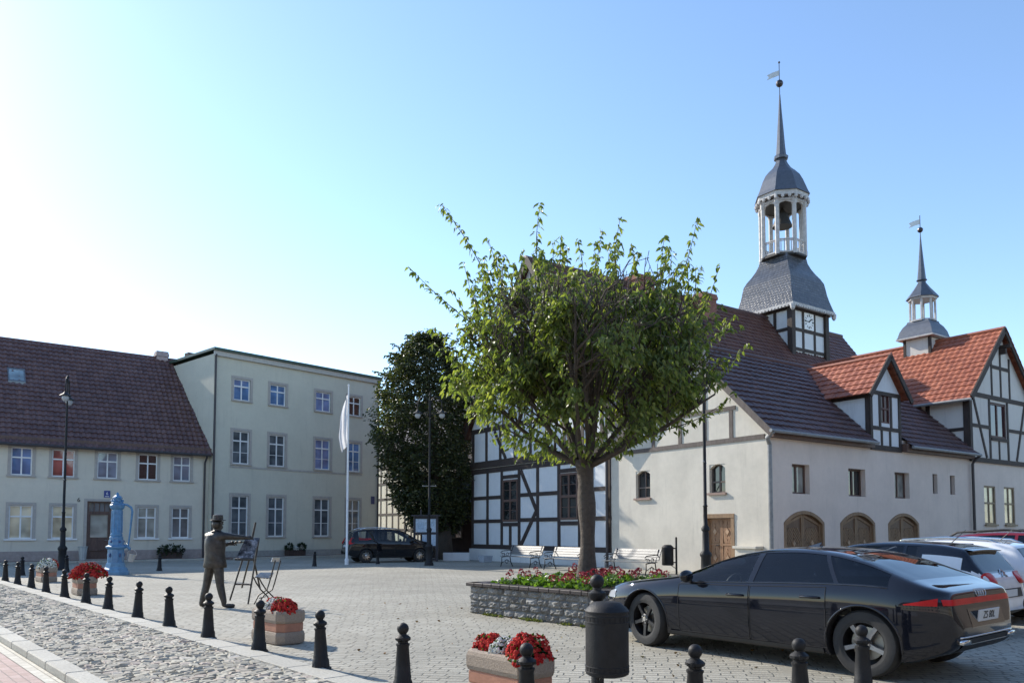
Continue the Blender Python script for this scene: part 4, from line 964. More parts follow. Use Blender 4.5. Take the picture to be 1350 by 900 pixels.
# flower box plants at the house fronts
def shrubbox(o0,rot,x,y,label,w,blob,white=False):
    c,s=math.cos(rot),math.sin(rot); p=(o0.x+c*x-s*y,o0.y+s*x+c*y,.09)
    t=thing('plant_box',label,'plant box',p,rot)
    mb=MB(); mb.box(-w/2,w/2,-.18,.18,0,.34,0,.02); mb.build('box',wood('dark_box',(.06,.038,.03),.8),t)
    mb=MB()
    for (bx,bz,br) in blob:
        for i in range(200):
            d=V3((rnd.gauss(0,1),rnd.gauss(0,1),rnd.gauss(0,.8))).normalized(); q=V3((bx,0,bz))+d*br*rnd.uniform(.6,1); leaf_quad(mb,q,d+V3((0,0,rnd.uniform(-.6,.6))),.14,.07)
    mb.build('foliage',leafmat('dark_leaf',(.012,.022,.008),(.02,.036,.012),(.035,.055,.02),.15),t)
    if white:
        f,fl=mound(.2,.2,10,120,M_petw,.03,5); o=fl.build('blossoms',M_petw,t); o.location=(0,0,.34)
shrubbox(LO,LROT,7.45,-.45,'low dark box with a drooping dark shrub under the cream house windows',1.1,[(-.35,.38,.25),(0,.45,.28),(.4,.38,.25)])
shrubbox(BO,BROT,4.9,-.5,'brown box with two dark shrubs and white flowers before the three-storey house',1.2,[(-.42,.5,.2),(.42,.5,.22)],True)
c,s=math.cos(LROT),math.sin(LROT)
mb=MB(); mb.lathe([(.14,0),(.15,.02),(.2,.62),(.22,.64),(.22,.68),(.17,.68),(.16,.6)],n=10); o=mb.build('waste_bin',plain('pale_grey_plastic',(.42,.44,.42),.5,var=.08)); o.location=(LO.x+c*3.35+s*.75,LO.y+s*3.35-c*.75,.09); tag(o,'pale grey waste bin on the pavement left of the brown door','bin')
# ------------------------------------------------------------------ blue pump
p=gp(152,757); t=thing('water_pump','tall ornate blue cast-iron water pump with a long curved handle','water pump',p,R(20))
MBL=plain('blue_enamel_paint',(.075,.21,.37),.35,.0,.2,.004,7,coat=.3); MBL2=plain('pale_blue_paint',(.14,.28,.41),.45,.0,.2,.004,7)
mb=MB(); mb.lathe([(.46,0),(.46,.1),(.42,.14),(.40,.2),(.33,.27),(.31,.38),(.29,.42)],n=8,rot=R(22.5)); mb.build('base',MBL2,t)
mb=MB(); mb.lathe([(.27,.42),(.26,.88),(.30,.90),(.33,.93),(.33,.98),(.25,1.02),(.24,1.14),(.22,1.22),(.22,1.3),(.185,1.34)],n=10); lo_=mb.build('lower_body',MBL,t)
mb=MB()
for k in range(5): 
    a=2*math.pi*k/5+.3; mb.ball((.265*math.cos(a),.265*math.sin(a),.68),.075,8,6,sc=(.5,.5,1)) ; mb.ball((.225*math.cos(a),.225*math.sin(a),1.15),.05)
mb.build('boss',plain('dark_blue_paint',(.05,.09,.2),.45),lo_)
mb=MB(); mb.lathe([(.185,1.34),(.20,1.36),(.20,1.4),(.18,1.43),(.17,2.25),(.22,2.3),(.24,2.36),(.24,2.42),(.19,2.46)],n=14)
for k in range(10): a=2*math.pi*k/10; mb.tube([(.178*math.cos(a),.178*math.sin(a),1.45),(.168*math.cos(a),.168*math.sin(a),2.22)],.018,5)
mb.build('column',MBL,t,True,40)
mb=MB(); mb.lathe([(.19,2.46),(.2,2.5),(.13,2.56),(.14,2.62),(.17,2.66),(.12,2.72),(.06,2.76),(.05,2.8),(.02,2.86)],n=10)
for k in range(6): a=2*math.pi*k/6; mb.ball((.16*math.cos(a),.16*math.sin(a),2.56),.05)
mb.build('crown_cap',MBL,t)
mb=MB(); mb.tube([(-.2,0,2.42),(.1,0,2.46),(.32,0,2.42),(.44,0,2.33),(.48,0,2.2),(.45,0,1.8),(.41,0,1.3),(.39,0,1.08),(.35,0,1.02)],[.03,.035,.04,.042,.04,.035,.03,.03,.02],8); mb.ball((.37,0,1.02),.05); mb.build('handle',MBL,t,True)
mb=MB(); mb.tube([(.2,0,1.0),(.35,0,.98),(.42,0,.9),(.42,0,.84)],.05,8); mb.build('spout',MBL,t,True)
mb=MB(); mb.lathe([(.1,0),(.105,.01),(.15,.26),(.16,.27),(.14,.27),(.09,.03)],n=12); mb.tube([(.15*math.cos(R(a)),0,.26+.17*math.sin(R(a))) for a in range(0,181,20)],.008,5); o=mb.build('bucket',plain('galvanised_bucket',(.50,.50,.48),.4,.4)); o.rotation_euler=(0,R(12),R(20)); o.location=p+V3((.42*math.cos(R(20))+.03,.42*math.sin(R(20)),.44)); tag(o,'small pale metal bucket hanging under the blue pump\'s spout','bucket')
# ------------------------------------------------------------------ notice board, low wall
p=gp(562,742); p.y=39.; p.x=(562-675)/FP*39; t=thing('notice_board','dark notice board with pale glazed panels beside the dark tree','notice board',p,R(-8))
mb=MB()
for x in (-.6,.1,.56): mb.box(x-.05,x+.05,-.05,.05,0,2.25)
for z in (.0,.62,1.3,2.08): mb.box(-.548,.508,-.045,.045,z+.05,z+.15)
mb.box(-.72,.68,-.2,.2,2.25,2.32); mb.box(-.30,-.24,-.04,.04,2.32,2.6); mb.build('frame',plain('board_frame',(.025,.022,.03),.5),t)
for (a,b,z0,z1) in ((-.54,.04,1.46,2.12),(.16,.5,1.46,2.12),(-.2,.04,.78,1.34),(.16,.5,.78,1.34)):
    mb=MB(); mb.box(a,b,-.02,.02,z0,z1); mb.build('panel',plain('pale_notice',(.42,.52,.62),.3,var=.25,nscale=9),t)
mb=MB(); mb.box(-.45,-.1,-.024,-.0201,1.6,1.95); mb.box(.22,.42,-.024,-.0201,1.75,2.0); mb.build('posters',plain('faded_posters',(.36,.47,.58),.5,var=.3,nscale=14),t)
p=gp(584,741); mb=MB(); mb.box(0,1.35,0,.3,0,.42,0,.02); o=mb.build('low_wall',plaster('low_wall_plaster',(.62,.62,.62))); o.location=(at(584,700,39.5).x,39.5,0); o.rotation_euler=(0,0,R(4)); tag(o,'low whitewashed wall in the shade at the foot of the dark tree','wall')

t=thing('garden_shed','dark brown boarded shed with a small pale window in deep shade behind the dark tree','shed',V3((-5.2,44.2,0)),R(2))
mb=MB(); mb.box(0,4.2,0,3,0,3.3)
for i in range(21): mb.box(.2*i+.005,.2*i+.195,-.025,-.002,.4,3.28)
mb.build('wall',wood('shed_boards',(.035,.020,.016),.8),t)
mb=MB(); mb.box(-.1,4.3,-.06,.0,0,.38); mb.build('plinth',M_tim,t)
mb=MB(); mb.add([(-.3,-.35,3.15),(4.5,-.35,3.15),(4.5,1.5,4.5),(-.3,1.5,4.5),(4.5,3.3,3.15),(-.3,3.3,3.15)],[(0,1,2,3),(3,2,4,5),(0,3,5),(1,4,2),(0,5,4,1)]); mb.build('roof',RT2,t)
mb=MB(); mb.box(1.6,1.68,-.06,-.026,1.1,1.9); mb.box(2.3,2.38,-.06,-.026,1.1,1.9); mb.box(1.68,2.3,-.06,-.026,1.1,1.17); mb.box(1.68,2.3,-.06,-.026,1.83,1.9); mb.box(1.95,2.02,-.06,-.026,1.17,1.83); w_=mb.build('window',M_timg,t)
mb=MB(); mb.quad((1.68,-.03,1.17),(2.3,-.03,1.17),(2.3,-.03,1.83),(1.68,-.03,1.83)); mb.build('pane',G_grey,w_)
# ------------------------------------------------------------------ cars
def pchip(pts):
    xs=[p[0] for p in pts]; ys=[p[1] for p in pts]
    if xs[0]>xs[-1]: xs=xs[::-1]; ys=ys[::-1]
    n=len(xs); h=[xs[i+1]-xs[i] for i in range(n-1)]; d=[(ys[i+1]-ys[i])/h[i] for i in range(n-1)]
    m=[d[0]]+[0 if d[i-1]*d[i]<=0 else 3*(h[i-1]+h[i])/((2*h[i]+h[i-1])/d[i-1]+(h[i]+2*h[i-1])/d[i]) for i in range(1,n-1)]+[d[-1]]
    def f(x):
        if x<=xs[0]: return ys[0]
        if x>=xs[-1]: return ys[-1]
        i=0
        while x>xs[i+1]: i+=1
        t=(x-xs[i])/h[i]; t2=t*t;t3=t2*t
        return (2*t3-3*t2+1)*ys[i]+(t3-2*t2+t)*h[i]*m[i]+(-2*t3+3*t2)*ys[i+1]+(t3-t2)*h[i]*m[i+1]
    return f
def paint(name,col,rough=.22,flake=.0):
    if name in MC: return MC[name]
    m,nt,b=newmat(name); v=coords(nt); f=noise(nt,v,2.,4); 
    lk(nt,ramp(nt,f,[(.3,tuple(c*.9 for c in col)),(.7,tuple(min(1,c*1.1) for c in col))]),b.inputs['Base Color'])
    f2=noise(nt,v,7,5,.7)
    # dust film gathers low on the body sides
    sx=N(nt,'ShaderNodeSeparateXYZ'); lk(nt,v,sx.inputs[0]); mr=N(nt,'ShaderNodeMapRange'); lk(nt,sx.outputs[2],mr.inputs[0])
    mr.inputs[1].default_value=.2; mr.inputs[2].default_value=.75; mr.inputs[3].default_value=.30; mr.inputs[4].default_value=.07
    mu=N(nt,'ShaderNodeMath',operation='MULTIPLY'); lk(nt,f2,mu.inputs[0]); lk(nt,mr.outputs[0],mu.inputs[1])
    lk(nt,mu.outputs[0],b.inputs['Roughness'])
    b.inputs['Coat Weight'].default_value=1.; b.inputs['Coat Roughness'].default_value=.03; b.inputs['Coat IOR'].default_value=1.42; b.inputs['Specular IOR Level'].default_value=.12; b.inputs['Metallic'].default_value=flake
    MC[name]=m; return m
M_rub=plain('tyre_rubber',(.022,.022,.022),.8,var=.3,bs=.002); M_blk=plain('black_plastic',(.022,.022,.023),.55,var=.2); M_gloss=plain('gloss_black',(.012,.012,.014),.12,coat=1.)
M_chr=plain('chrome',(.62,.62,.62),.12,1.,.05); M_alu=plain('alloy_grey',(.26,.26,.27),.35,.8,.12); M_alud=plain('alloy_dark',(.035,.035,.038),.35,.5,.12)
M_red=plain('red_lens',(.50,.012,.012),.3,var=.15,spec=.25); M_plate=plain('plate_white',(.62,.62,.60),.4,var=.05); M_seat=plain('seat_cloth',(.10,.095,.085),.9); M_disc=plain('brake_disc',(.34,.32,.28),.4,.7)
G_clr=carglass('car_glass_clear',(.84,.90,.90)); G_tint=carglass('car_glass_tinted',(.10,.11,.13))
class Car:
    def __init__(s,sp):
        s.sp=sp; s.zt_=pchip(sp['top']); s.zs_=pchip(sp['belt']); s.w_=pchip(sp['w']); s.zb_=pchip(sp['bot'])
        s.x0,s.x1=min(p[0] for p in sp['top']),max(p[0] for p in sp['top']); s.tum=sp.get('tum',.42); s.cache={}
    def ctl(s,x):
        zt,w,zb=s.zt_(x),s.w_(x),s.zb_(x); zs=min(s.zs_(x),zt-.02); hg=zt-zs; y6=max(.3*w,.94*w-s.tum*max(0,hg-.03)-.03)
        return [(0,zb),(.84*w,zb),(.955*w,zb+.05),(.995*w,zb+.42*(zs-zb)),(1.*w,zs-.22*(zs-zb)),(.965*w,zs),(y6,zs+.86*hg),(.62*y6,zs+.97*hg),(0,zt)]
    def sec(s,x):
        k=round(x,4)
        if k in s.cache: return s.cache[k]
        c=s.ctl(x); P=[(-c[1][0],c[1][1])]+c+[(-c[7][0],c[7][1])]; out=[]
        for i in range(1,9):
            for q in range(5):
                t=q/5; r=[]
                for a in (0,1):
                    p0,p1,p2,p3=P[i-1][a],P[i][a],P[i+1][a],P[i+2][a]
                    m1,m2=.4*(p2-p0),.4*(p3-p1)
                    if i==5: m1*=.75
                    if i==4 : m2*=.75
                    t2=t*t;t3=t2*t; r.append((2*t3-3*t2+1)*p1+(t3-2*t2+t)*m1+(3*t2-2*t3)*p2+(t3-t2)*m2)
                out.append((max(0,r[0]),r[1]))
        out.append(c[8]); out[0]=(0,out[0][1]); s.cache[k]=out; return out
    def y(s,x,z):
        q=s.sec(x)[6:]
        if z<=q[0][1]: return q[0][0]
        for (y0,z0),(y1,z1) in zip(q,q[1:]):
            if z0<=z<=z1 and z1>z0: return y0+(y1-y0)*(z-z0)/(z1-z0)
        return 0.
    def hgt(s,x): zs=min(s.zs_(x),s.zt_(x)-.02); return zs,s.zt_(x)-zs
    def inside(s,x,y,z): return s.zb_(x)<=z<=s.zt_(x) and s.y(x,z)>=abs(y)
    def xr(s,y,z):
        a,b=s.x0-.02,s.x0+1.0
        if s.inside(s.x0+.0005,y,z): return s.x0
        x=s.x0
        while x<b and not s.inside(x,y,z): x+=.02
        lo,hi=x-.02,x
        for _ in range(12):
            m=(lo+hi)/2
            if s.inside(m,y,z): hi=m
            else: lo=m
        return hi
    def xf(s,y,z):
        if s.inside(s.x1-.0005,y,z): return s.x1
        x=s.x1
        while x>s.x1-1 and not s.inside(x,y,z): x-=.02
        return x
    def side(s,xa,xb,lo,hi,sg,off=0.,nx=16,nz=6):
        g=[]
        for i in range(nx+1):
            col=[]
            for j in range(nz+1):
                f=j/nz; A=xa if not isinstance(xa,tuple) else xa[0]+(xa[1]-xa[0])*f; B=xb if not isinstance(xb,tuple) else xb[0]+(xb[1]-xb[0])*f
                x=A+(B-A)*i/nx; a,b=lo(x),hi(x); b=max(b,a+.002); z=a+(b-a)*f; col.append(V3((x,sg*(s.y(x,z)+off),z)))
            g.append(col)
        return g
    def topp(s,xa,xb,k0,off=0.,nx=14):
        g=[]
        for i in range(nx+1):
            x=xa+(xb-xa)*i/nx; q=s.sec(x)[k0:]; g.append([V3((x,y,z+off)) for y,z in q]+[V3((x,-y,z+off)) for y,z in q[-2::-1]])
        return g
    def rear(s,ya,yb,lo,hi,off=.004,ny=12,nz=4,f=None):
        g=[]
        for i in range(ny+1):
            y=ya+(yb-ya)*i/ny; a,b=lo(y) if callable(lo) else lo,hi(y) if callable(hi) else hi
            g.append([V3((s.xr(y,a+(b-a)*j/nz)-off,y,a+(b-a)*j/nz)) for j in range(nz+1)])
        return g
def gridmesh(mb,g,mi=0):
    n=len(g[0]); mb.add([p for r in g for p in r],[(i*n+j,i*n+j+1,(i+1)*n+j+1,(i+1)*n+j) for i in range(len(g)-1) for j in range(n-1)],mi)
def solid(mb,g,dv):
    dv=V3(dv); m,n=len(g),len(g[0]); A=[p+dv for r in g for p in r]; B=[p-dv for r in g for p in r]; o=m*n
    fs=[(i*n+j,i*n+j+1,(i+1)*n+j+1,(i+1)*n+j) for i in range(m-1) for j in range(n-1)]; fs+=[tuple(q+o for q in f[::-1]) for f in fs]
    per=[(i,0) for i in range(m)]+[(m-1,j) for j in range(1,n)]+[(i,n-1) for i in range(m-2,-1,-1)]+[(0,j) for j in range(n-2,0,-1)]
    ids=[i*n+j for i,j in per]
    fs+=[(ids[k],ids[(k+1)%len(ids)],ids[(k+1)%len(ids)]+o,ids[k]+o) for k in range(len(ids))]
    mb.add(A+B,fs)
def boolean(o,cutmb,mat):
    c=cutmb.build('cutter',mat,o.parent); bm=bmesh.new(); bm.from_mesh(c.data); bmesh.ops.remove_doubles(bm,verts=bm.verts,dist=1e-5); bmesh.ops.recalc_face_normals(bm,faces=bm.faces); bm.to_mesh(c.data); bm.free()
    m=o.modifiers.new('b','BOOLEAN'); m.operation='DIFFERENCE'; m.object=c; m.solver='EXACT'
    try: m.material_mode='TRANSFER'
    except Exception: pass
    bpy.context.view_layer.update(); dg=bpy.context.evaluated_depsgraph_get(); me=bpy.data.meshes.new_from_object(o.evaluated_get(dg))
    o.modifiers.clear(); old=o.data; o.data=me; bpy.data.meshes.remove(old); d=c.data; bpy.data.objects.remove(c); bpy.data.meshes.remove(d)
def make_wheel(parent,x,y,sg,rw,wd,spk,rimmat,capmat,steer=0.,nsp=5):
    prof=[(.62,-.5),(.68,-.5),(.93,-.44),(.99,-.30),(1.,0),(.99,.30),(.93,.44),(.72,.5),(.695,.485),(.62,.46)]
    def rot(mb):
        M=Matrix.Translation((x,y,rw))@Matrix.Rotation(steer,4,'Z')@Matrix.Rotation(-sg*math.pi/2,4,'X')
        mb.v=[M@p for p in mb.v]
    mb=MB(); mb.lathe([(r*rw,z*wd) for r,z in prof],n=40,cap=False); 
    rot(mb); w=mb.build('wheel',M_rub,parent,True,40)
    mb=MB(); mb.lathe([(rw*.70,.485*wd),(rw*.71,.47*wd),(rw*.66,.44*wd),(rw*.64,.30*wd),(rw*.63,-.3*wd),(rw*.1,-.31*wd)],n=40,mi=1,cap=False)
    for k in range(nsp):
        a=2*math.pi*k/nsp+.3; c,s_=math.cos(a),math.sin(a); vs=[]
        for (r,h,z) in ((.10,spk*1.25,.36),(.36,spk*.85,.40),(.655,spk,.42)):
            for (q,dz) in ((-h,-.14),(-h*.8,0),(h*.8,0),(h,-.14)): vs.append((c*r*rw-s_*q*rw,s_*r*rw+c*q*rw,(z+dz)*wd))
        mb.add(vs,[(i*4+j,i*4+(j+1)%4,i*4+4+(j+1)%4,i*4+4+j) for i in range(2) for j in range(4)],0)
    mb.lathe([(rw*.20,.20*wd),(rw*.19,.39*wd),(rw*.17,.41*wd),(rw*.09,.415*wd)],n=20,mi=0); mb.lathe([(rw*.085,.40*wd),(rw*.085,.435*wd),(rw*.05,.44*wd)],n=14,mi=2)
    for k in range(5): a=2*math.pi*(k+.5)/5; mb.lathe([(.012,.40*wd),(.01,.43*wd)],(math.cos(a)*rw*.14,math.sin(a)*rw*.14,0),6,2)
    rot(mb); mb.build('rim',[rimmat,M_alud,capmat],w,True,35)
    mb=MB(); mb.lathe([(rw*.48,.02*wd),(rw*.48,.06*wd),(rw*.15,.08*wd)],n=28); rot(mb); mb.build('brake_disc',M_disc,w)
def make_car(sp,label,loc,heading,group=None,scale=1.):
    C=Car(sp); t=thing('parked_car',label,'car',loc,heading,group,scale)
    xs=[C.x0+(C.x1-C.x0)*i/88 for i in range(89)]; xs=sorted(set(xs+[C.x0+.01*i for i in range(1,14)]+[C.x1-.012*i for i in range(1,12)]))
    ring=[]; n=80
    for x in xs:
        q=C.sec(x); ring.append([(x,y,z) for y,z in q]+[(x,-y,z) for y,z in q[-2:0:-1]])
    mb=MB(); vs=[p for r in ring for p in r]; fs=[];mi=[]
    up=sp.get('two',False); cl=sp.get('clad',0)
    for i in range(len(xs)-1):
        for k in range(n):
            f=(i*n+k,i*n+(k+1)%n,(i+1)*n+(k+1)%n,(i+1)*n+k); c=sum((V3(vs[a]) for a in f),V3())/4; m=0
            if up and c.z>max(C.zs_(c.x)+.015,.985) and up(c): m=1
            if c.z<cl: m=2
            fs.append(f); mi.append(m)
    fs+=[tuple(range(n-1,-1,-1)),tuple(range((len(xs)-1)*n,len(xs)*n))]; mi+=[0,0]
    mb.v=[V3(p) for p in vs]; mb.f=fs; mb.mi=mi
    body=mb.build('body',[sp['paint'],sp.get('roofpaint',sp['paint']),M_blk],t,True)
    # hollow the cabin
    ca,cb=sp['cabin']; cx=[ca+(cb-ca)*i/24 for i in range(25)]; cm=MB(); L=[]
    for x in cx:
        zs,h=C.hgt(x); w=C.w_(x); zt=C.zt_(x); y6=C.ctl(x)[6][0]
        half=[(0,.34),(w*.86,.34),(w*.9,zs-.1),(max(.2,y6-.0*h)*.94,zs+.80*h),(.6*y6,zt-.055),(0,zt-.05)]
        L.append([(x,y,z) for y,z in half]+[(x,-y,z) for y,z in half[-2:0:-1]])
    n2=len(L[0]); cm.add([p for r in L for p in r],[(i*n2+k,i*n2+(k+1)%n2,(i+1)*n2+(k+1)%n2,(i+1)*n2+k) for i in range(24) for k in range(n2)]+[tuple(range(n2)),tuple(range(24*n2,25*n2))])
    boolean(body,cm,M_seat)
    cut=MB(); glass_=[]
    lo=lambda x: (lambda zs,h: zs+.06*h+.012)(*C.hgt(x)); hi=lambda x:(lambda zs,h: zs+sp.get('wtop',.80)*h)(*C.hgt(x))
    for (xa,xb,g,nm) in sp['win']:
        for sg in (1,-1):
            if sg==1 or sp.get('both',True):
                solid(cut,C.side(xa,xb,lo,hi,sg,0,14,5),(0,.17,0)); glass_.append((C.side(xa,xb,lo,hi,sg,-.006,14,5),g,'side_window'))
    boolean(body,cut,M_blk); cut=MB()
    xa,xb=sp['ws']; solid(cut,C.topp(xa,xb,31),(0,0,.16)); glass_.append((C.topp(xa,xb,31,-.004),G_clr,'windscreen'))
    xa,xb=sp['rw']; solid(cut,C.topp(xa,xb,31),sp.get('rwd',(0,0,.16))); glass_.append((C.topp(xa,xb,31,-.004),sp.get('rg',G_tint),'rear_window'))
    boolean(body,cut,M_blk)
    wh=MB()
    for x in sp['ax']:
        for sg in (1,-1):
            m_=MB(); m_.lathe([(sp['arch'],-.28),(sp['arch'],.3)],n=40); M=Matrix.Translation((x,sg*sp['wy'],sp['rw_']+sp.get('archz',0.)))@Matrix.Rotation(R(90),4,'X'); m_.v=[M@p for p in m_.v]; wh.add(m_.v,m_.f)
    boolean(body,wh,M_blk)
    body.data.polygons.foreach_set('use_smooth',[True]*len(body.data.polygons))
    try: body.data.set_sharp_from_angle(angle=R(32))
    except Exception: pass
    for g,m,nm in glass_: q=MB(); gridmesh(q,g); q.build(nm,m,t,True)
    # arch lips
    for x in sp['ax']:
        for sg in (1,-1):
            lip=MB(); r_=sp['arch']+.004; pts=[]
            for k in range(-8,189,7):
                px,pz=x+r_*math.cos(R(k)),sp['rw_']+sp.get('archz',0.)+r_*math.sin(R(k))
                if pz>C.zb_(px)+.03: pts.append((px,sg*(C.y(px,pz)-.004),pz))
            lip.tube(pts,sp.get('lip',.013),6); lip.build('wheel_arch',sp.get('lipm',sp['paint']),t,True)
    for x in sp['ax']:
        for sg in (1,-1): make_wheel(t,x,sg*sp['wy'],sg,sp['rw_'],.235,sp['spk'],sp['rim'] if x<0 else sp.get('rimf',sp['rim']),M_chr,sp.get('steer',0) if x>0 else 0,sp.get('nsp',5))
    # doors with seams and handles
    for sg in (1,-1):
        for (xa,xb) in sp['doors']:
            q=MB(); lo2=lambda x: max(C.zb_(x)+.075,(lambda d: (sp['rw_']+math.sqrt(max(0,(sp['arch']+.05)**2-d*d))) if abs(d)<sp['arch']+.05 else 0)(x-sp['ax'][1])); hi2=lambda x: C.hgt(x)[0]-.012
            g=C.side(xa,xb,lo2,hi2,sg,.0025,18,10); gridmesh(q,g)
            edge=[r[0] for r in g]+g[-1][1:]+[r[-1] for r in g[-2::-1]]+g[0][-2::-1]; q.tube(edge,.0042,5,1,False)
            d=q.build('door',[sp['paint'],M_dark],t,True)
            hx=xb if False else min(xa,xb)+.17; hz=C.hgt(hx)[0]-.12; q=MB(); q.tube([(hx-.11,sg*(C.y(hx,hz)+.005),hz),(hx-.08,sg*(C.y(hx,hz)+.035),hz+.004),(hx+.1,sg*(C.y(hx,hz)+.035),hz+.004),(hx+.12,sg*(C.y(hx,hz)+.005),hz)],[.012,.016,.016,.012],8); q.build('handle',sp.get('hm',sp['paint']),d,True)
    # chrome line around the windows, sill
    q=MB()
    for sg in (1,-1):
        fl=lambda v: v if not isinstance(v,tuple) else v[0]
        x0=min(min(fl(w[0]),fl(w[1])) for w in sp['win']); x1=max(max(fl(w[0]),fl(w[1])) for w in sp['win'])
        q.tube([(x0+(x1-x0)*i/24,sg*(C.y(x0+(x1-x0)*i/24,lo(x0+(x1-x0)*i/24)-.012)+.002),lo(x0+(x1-x0)*i/24)-.012) for i in range(25)],.006,5)
    q.build('window_trim',sp.get('trim',M_blk),t,True)
    q=MB(); 
    for sg in (1,-1):
        xa,xb=sp['ax'][0]+sp['arch']+.03,sp['ax'][1]-sp['arch']-.03
        if xa>xb: xa,xb=sp['ax'][1]+sp['arch']+.03,sp['ax'][0]-sp['arch']-.03
        gridmesh(q,C.side(xa,xb,lambda x:C.zb_(x)+.005,lambda x:C.zb_(x)+.07,sg,.018,14,4))
    q.build('sill',sp.get('sillm',M_blk),t,True)
    # mirrors
    mx=sp['mir']
    for sg in (1,-1):
        q=MB(); z=C.hgt(mx)[0]+.06; y=C.y(mx,C.hgt(mx)[0])
        q.ball((mx-.02,sg*(y+.14),z+.03),.11,14,10,sc=(.55,1.05,.68)); q.tube([(mx+.03,sg*(y-.03),z-.06),(mx,sg*(y+.06),z-.02)],.025,6); q.build('mirror',sp.get('mirm',sp['paint']),t,True)
    # interior
    q=MB()
    s0=sp['seat']
    for sx,w in ((s0,.24),):
        for sg in (1,-1):
            q.box(sx-.25,sx+.28,sg*.38-w,sg*.38+w,.36,.52,0,.05); 
            q.add([(sx-.2+dx-(z-.5)*.32,sg*.38+yy*w*(1 if z<1 else .55),z) for z in (.5,.9) for dx in (-.07,.07) for yy in (-1,1)],[(0,1,3,2),(4,6,7,5),(0,4,5,1),(2,3,7,6),(0,2,6,4),(1,5,7,3)])
            q.box(sx-.42,sx-.32,sg*.38-.12,sg*.38+.12,.94,1.1,0,.03)
    q.box(s0-1.25,s0-.75,-.6,.6,.36,.52,0,.05); q.box(s0-1.4,s0-1.2,-.6,.6,.5,.93,0,.06); q.box(s0+.55,s0+.95,-.64,.64,.5,C.hgt(s0+.7)[0]-.03,0,.05)
    q.build('seats',M_seat,t)
    q=MB(); cxx,cz=s0+.42,.90
    q.tube([(cxx+.18*.4*math.sin(R(a))*-1+.0,.38+.18*math.cos(R(a)),cz-.1+.17*math.sin(R(a))) for a in range(0,361,20)],.014,6); q.tube([(cxx,.38,cz-.1),(cxx+.2,.38,cz-.18)],.03,6); q.build('steering_wheel',M_blk,t,True)
    return t,C
A7=dict(
 top=[(2.40,.50),(2.385,.60),(2.30,.70),(2.05,.79),(1.5,.875),(1.05,.93),(.92,.955),(.70,1.035),(.35,1.18),(.05,1.265),(-.3,1.315),(-.6,1.325),(-1.0,1.295),(-1.4,1.205),(-1.8,1.075),(-2.12,.97),(-2.30,.925),(-2.35,.905),(-2.375,.83),(-2.41,.70),(-2.45,.58)],
 belt=[(2.40,.46),(2.25,.62),(1.9,.73),(1.4,.80),(.9,.855),(0,.88),(-.8,.91),(-1.5,.93),(-2.0,.905),(-2.24,.87),(-2.38,.79),(-2.45,.55)],
 w=[(2.40,.50),(2.36,.62),(2.25,.78),(2.0,.88),(1.6,.935),(1.2,.945),(0,.945),(-1.2,.955),(-1.8,.945),(-2.08,.905),(-2.28,.83),(-2.40,.72),(-2.45,.60)],
 bot=[(2.40,.30),(2.2,.20),(1.8,.19),(0,.19),(-1.9,.20),(-2.2,.28),(-2.38,.36),(-2.45,.44)],
 cabin=(.90,-1.75),win=[(.86,(-.10,-.14),G_clr,'front'),((-.17,-.22),(-1.16,-.98),G_tint,'rear'),((-1.21,-1.03),-1.72,G_tint,'quarter')],wtop=.85,ws=(.86,.10),rw=(-1.25,-1.90),ax=(-1.46,1.46),wy=.80,rw_=.35,arch=.39,spk=.085,rim=M_alu,rimf=M_alud,doors=[(.88,-.13),(-.15,-1.08)],mir=.68,seat=.05,
 paint=paint('black_car_paint',(.010,.011,.016)),trim=M_gloss,tum=.46,steer=R(-10),sillm=M_blk,hm=paint('black_car_paint',(.01,.011,.016)))
for k_ in ('top','belt','w','bot'): A7[k_]=[((-1.46+(x+1.46)*.86) if x<-1.46 else x,v) for x,v in A7[k_]]
wr,wf=gp(1142,892),gp(860,850.5); hd=V3((wf.x-wr.x,wf.y-wr.y,0)).normalized(); lft=V3((-hd.y,hd.x,0)); mid=(wr+wf)/2; cpos=mid-lft*.80; HD=math.atan2(hd.y,hd.x)
a7,C=make_car(A7,'black sloping-back sports saloon nearest the camera, parked beside the round litter bin',cpos,HD)
# tail lamps, number plate, emblem, bumper trim
q=MB(); g=C.rear(-.80,.80,lambda y:.785,lambda y:.842,.006,40,4); gridmesh(q,g); 
for sg in (1,-1): gridmesh(q,C.side(-1.88,-2.16,lambda x:.778,lambda x:.786+(-1.88-x)*.24,sg,.006,10,3))
q.build('tail_light',M_red,a7,True)
q=MB(); gridmesh(q,C.rear(-.42,.42,.555,.74,.003,16,5)); q.build('plate_recess',M_gloss,a7,True)
xp=C.xr(0,.66)-.02; Mx=Matrix.Translation((xp,0,.665))@Matrix.Rotation(R(-8),4,'Y')
q=MB(); q.box(-.008,.004,-.26,.26,-.057,.057); q.v=[Mx@p for p in q.v]; pl=q.build('number_plate',M_plate,a7)
text_mesh('ZS 80L',.105,M_dark,pl,Mx@Matrix.Translation((-.0085,0,0))@Matrix(((0,0,-1,0),(-1,0,0,0),(0,1,0,0),(0,0,0,1))),'plate_lettering',.002)
q=MB()
for k in range(4):
    cy=(k-1.5)*.058; q.tube([(C.xr(cy+.037*math.cos(R(a)),.882+.037*math.sin(R(a)))-.008,cy+.037*math.cos(R(a)),.882+.037*math.sin(R(a))) for a in range(0,361,24)],.0055,5)
q.build('emblem',M_chr,a7,True)
q=MB(); 
for z,wd in ((.475,.66),(.40,.52)): q.tube([(C.xr(-wd+2*wd*i/24,z)-.004,-wd+2*wd*i/24,z) for i in range(25)],.010,6)
for sg in (1,-1): q.box(C.xr(sg*.58,.43)-.03,C.xr(sg*.58,.43)+.03,sg*.58-.09,sg*.58+.09,.405,.455,0,.01)
q.build('bumper_trim',M_chr,a7,True)
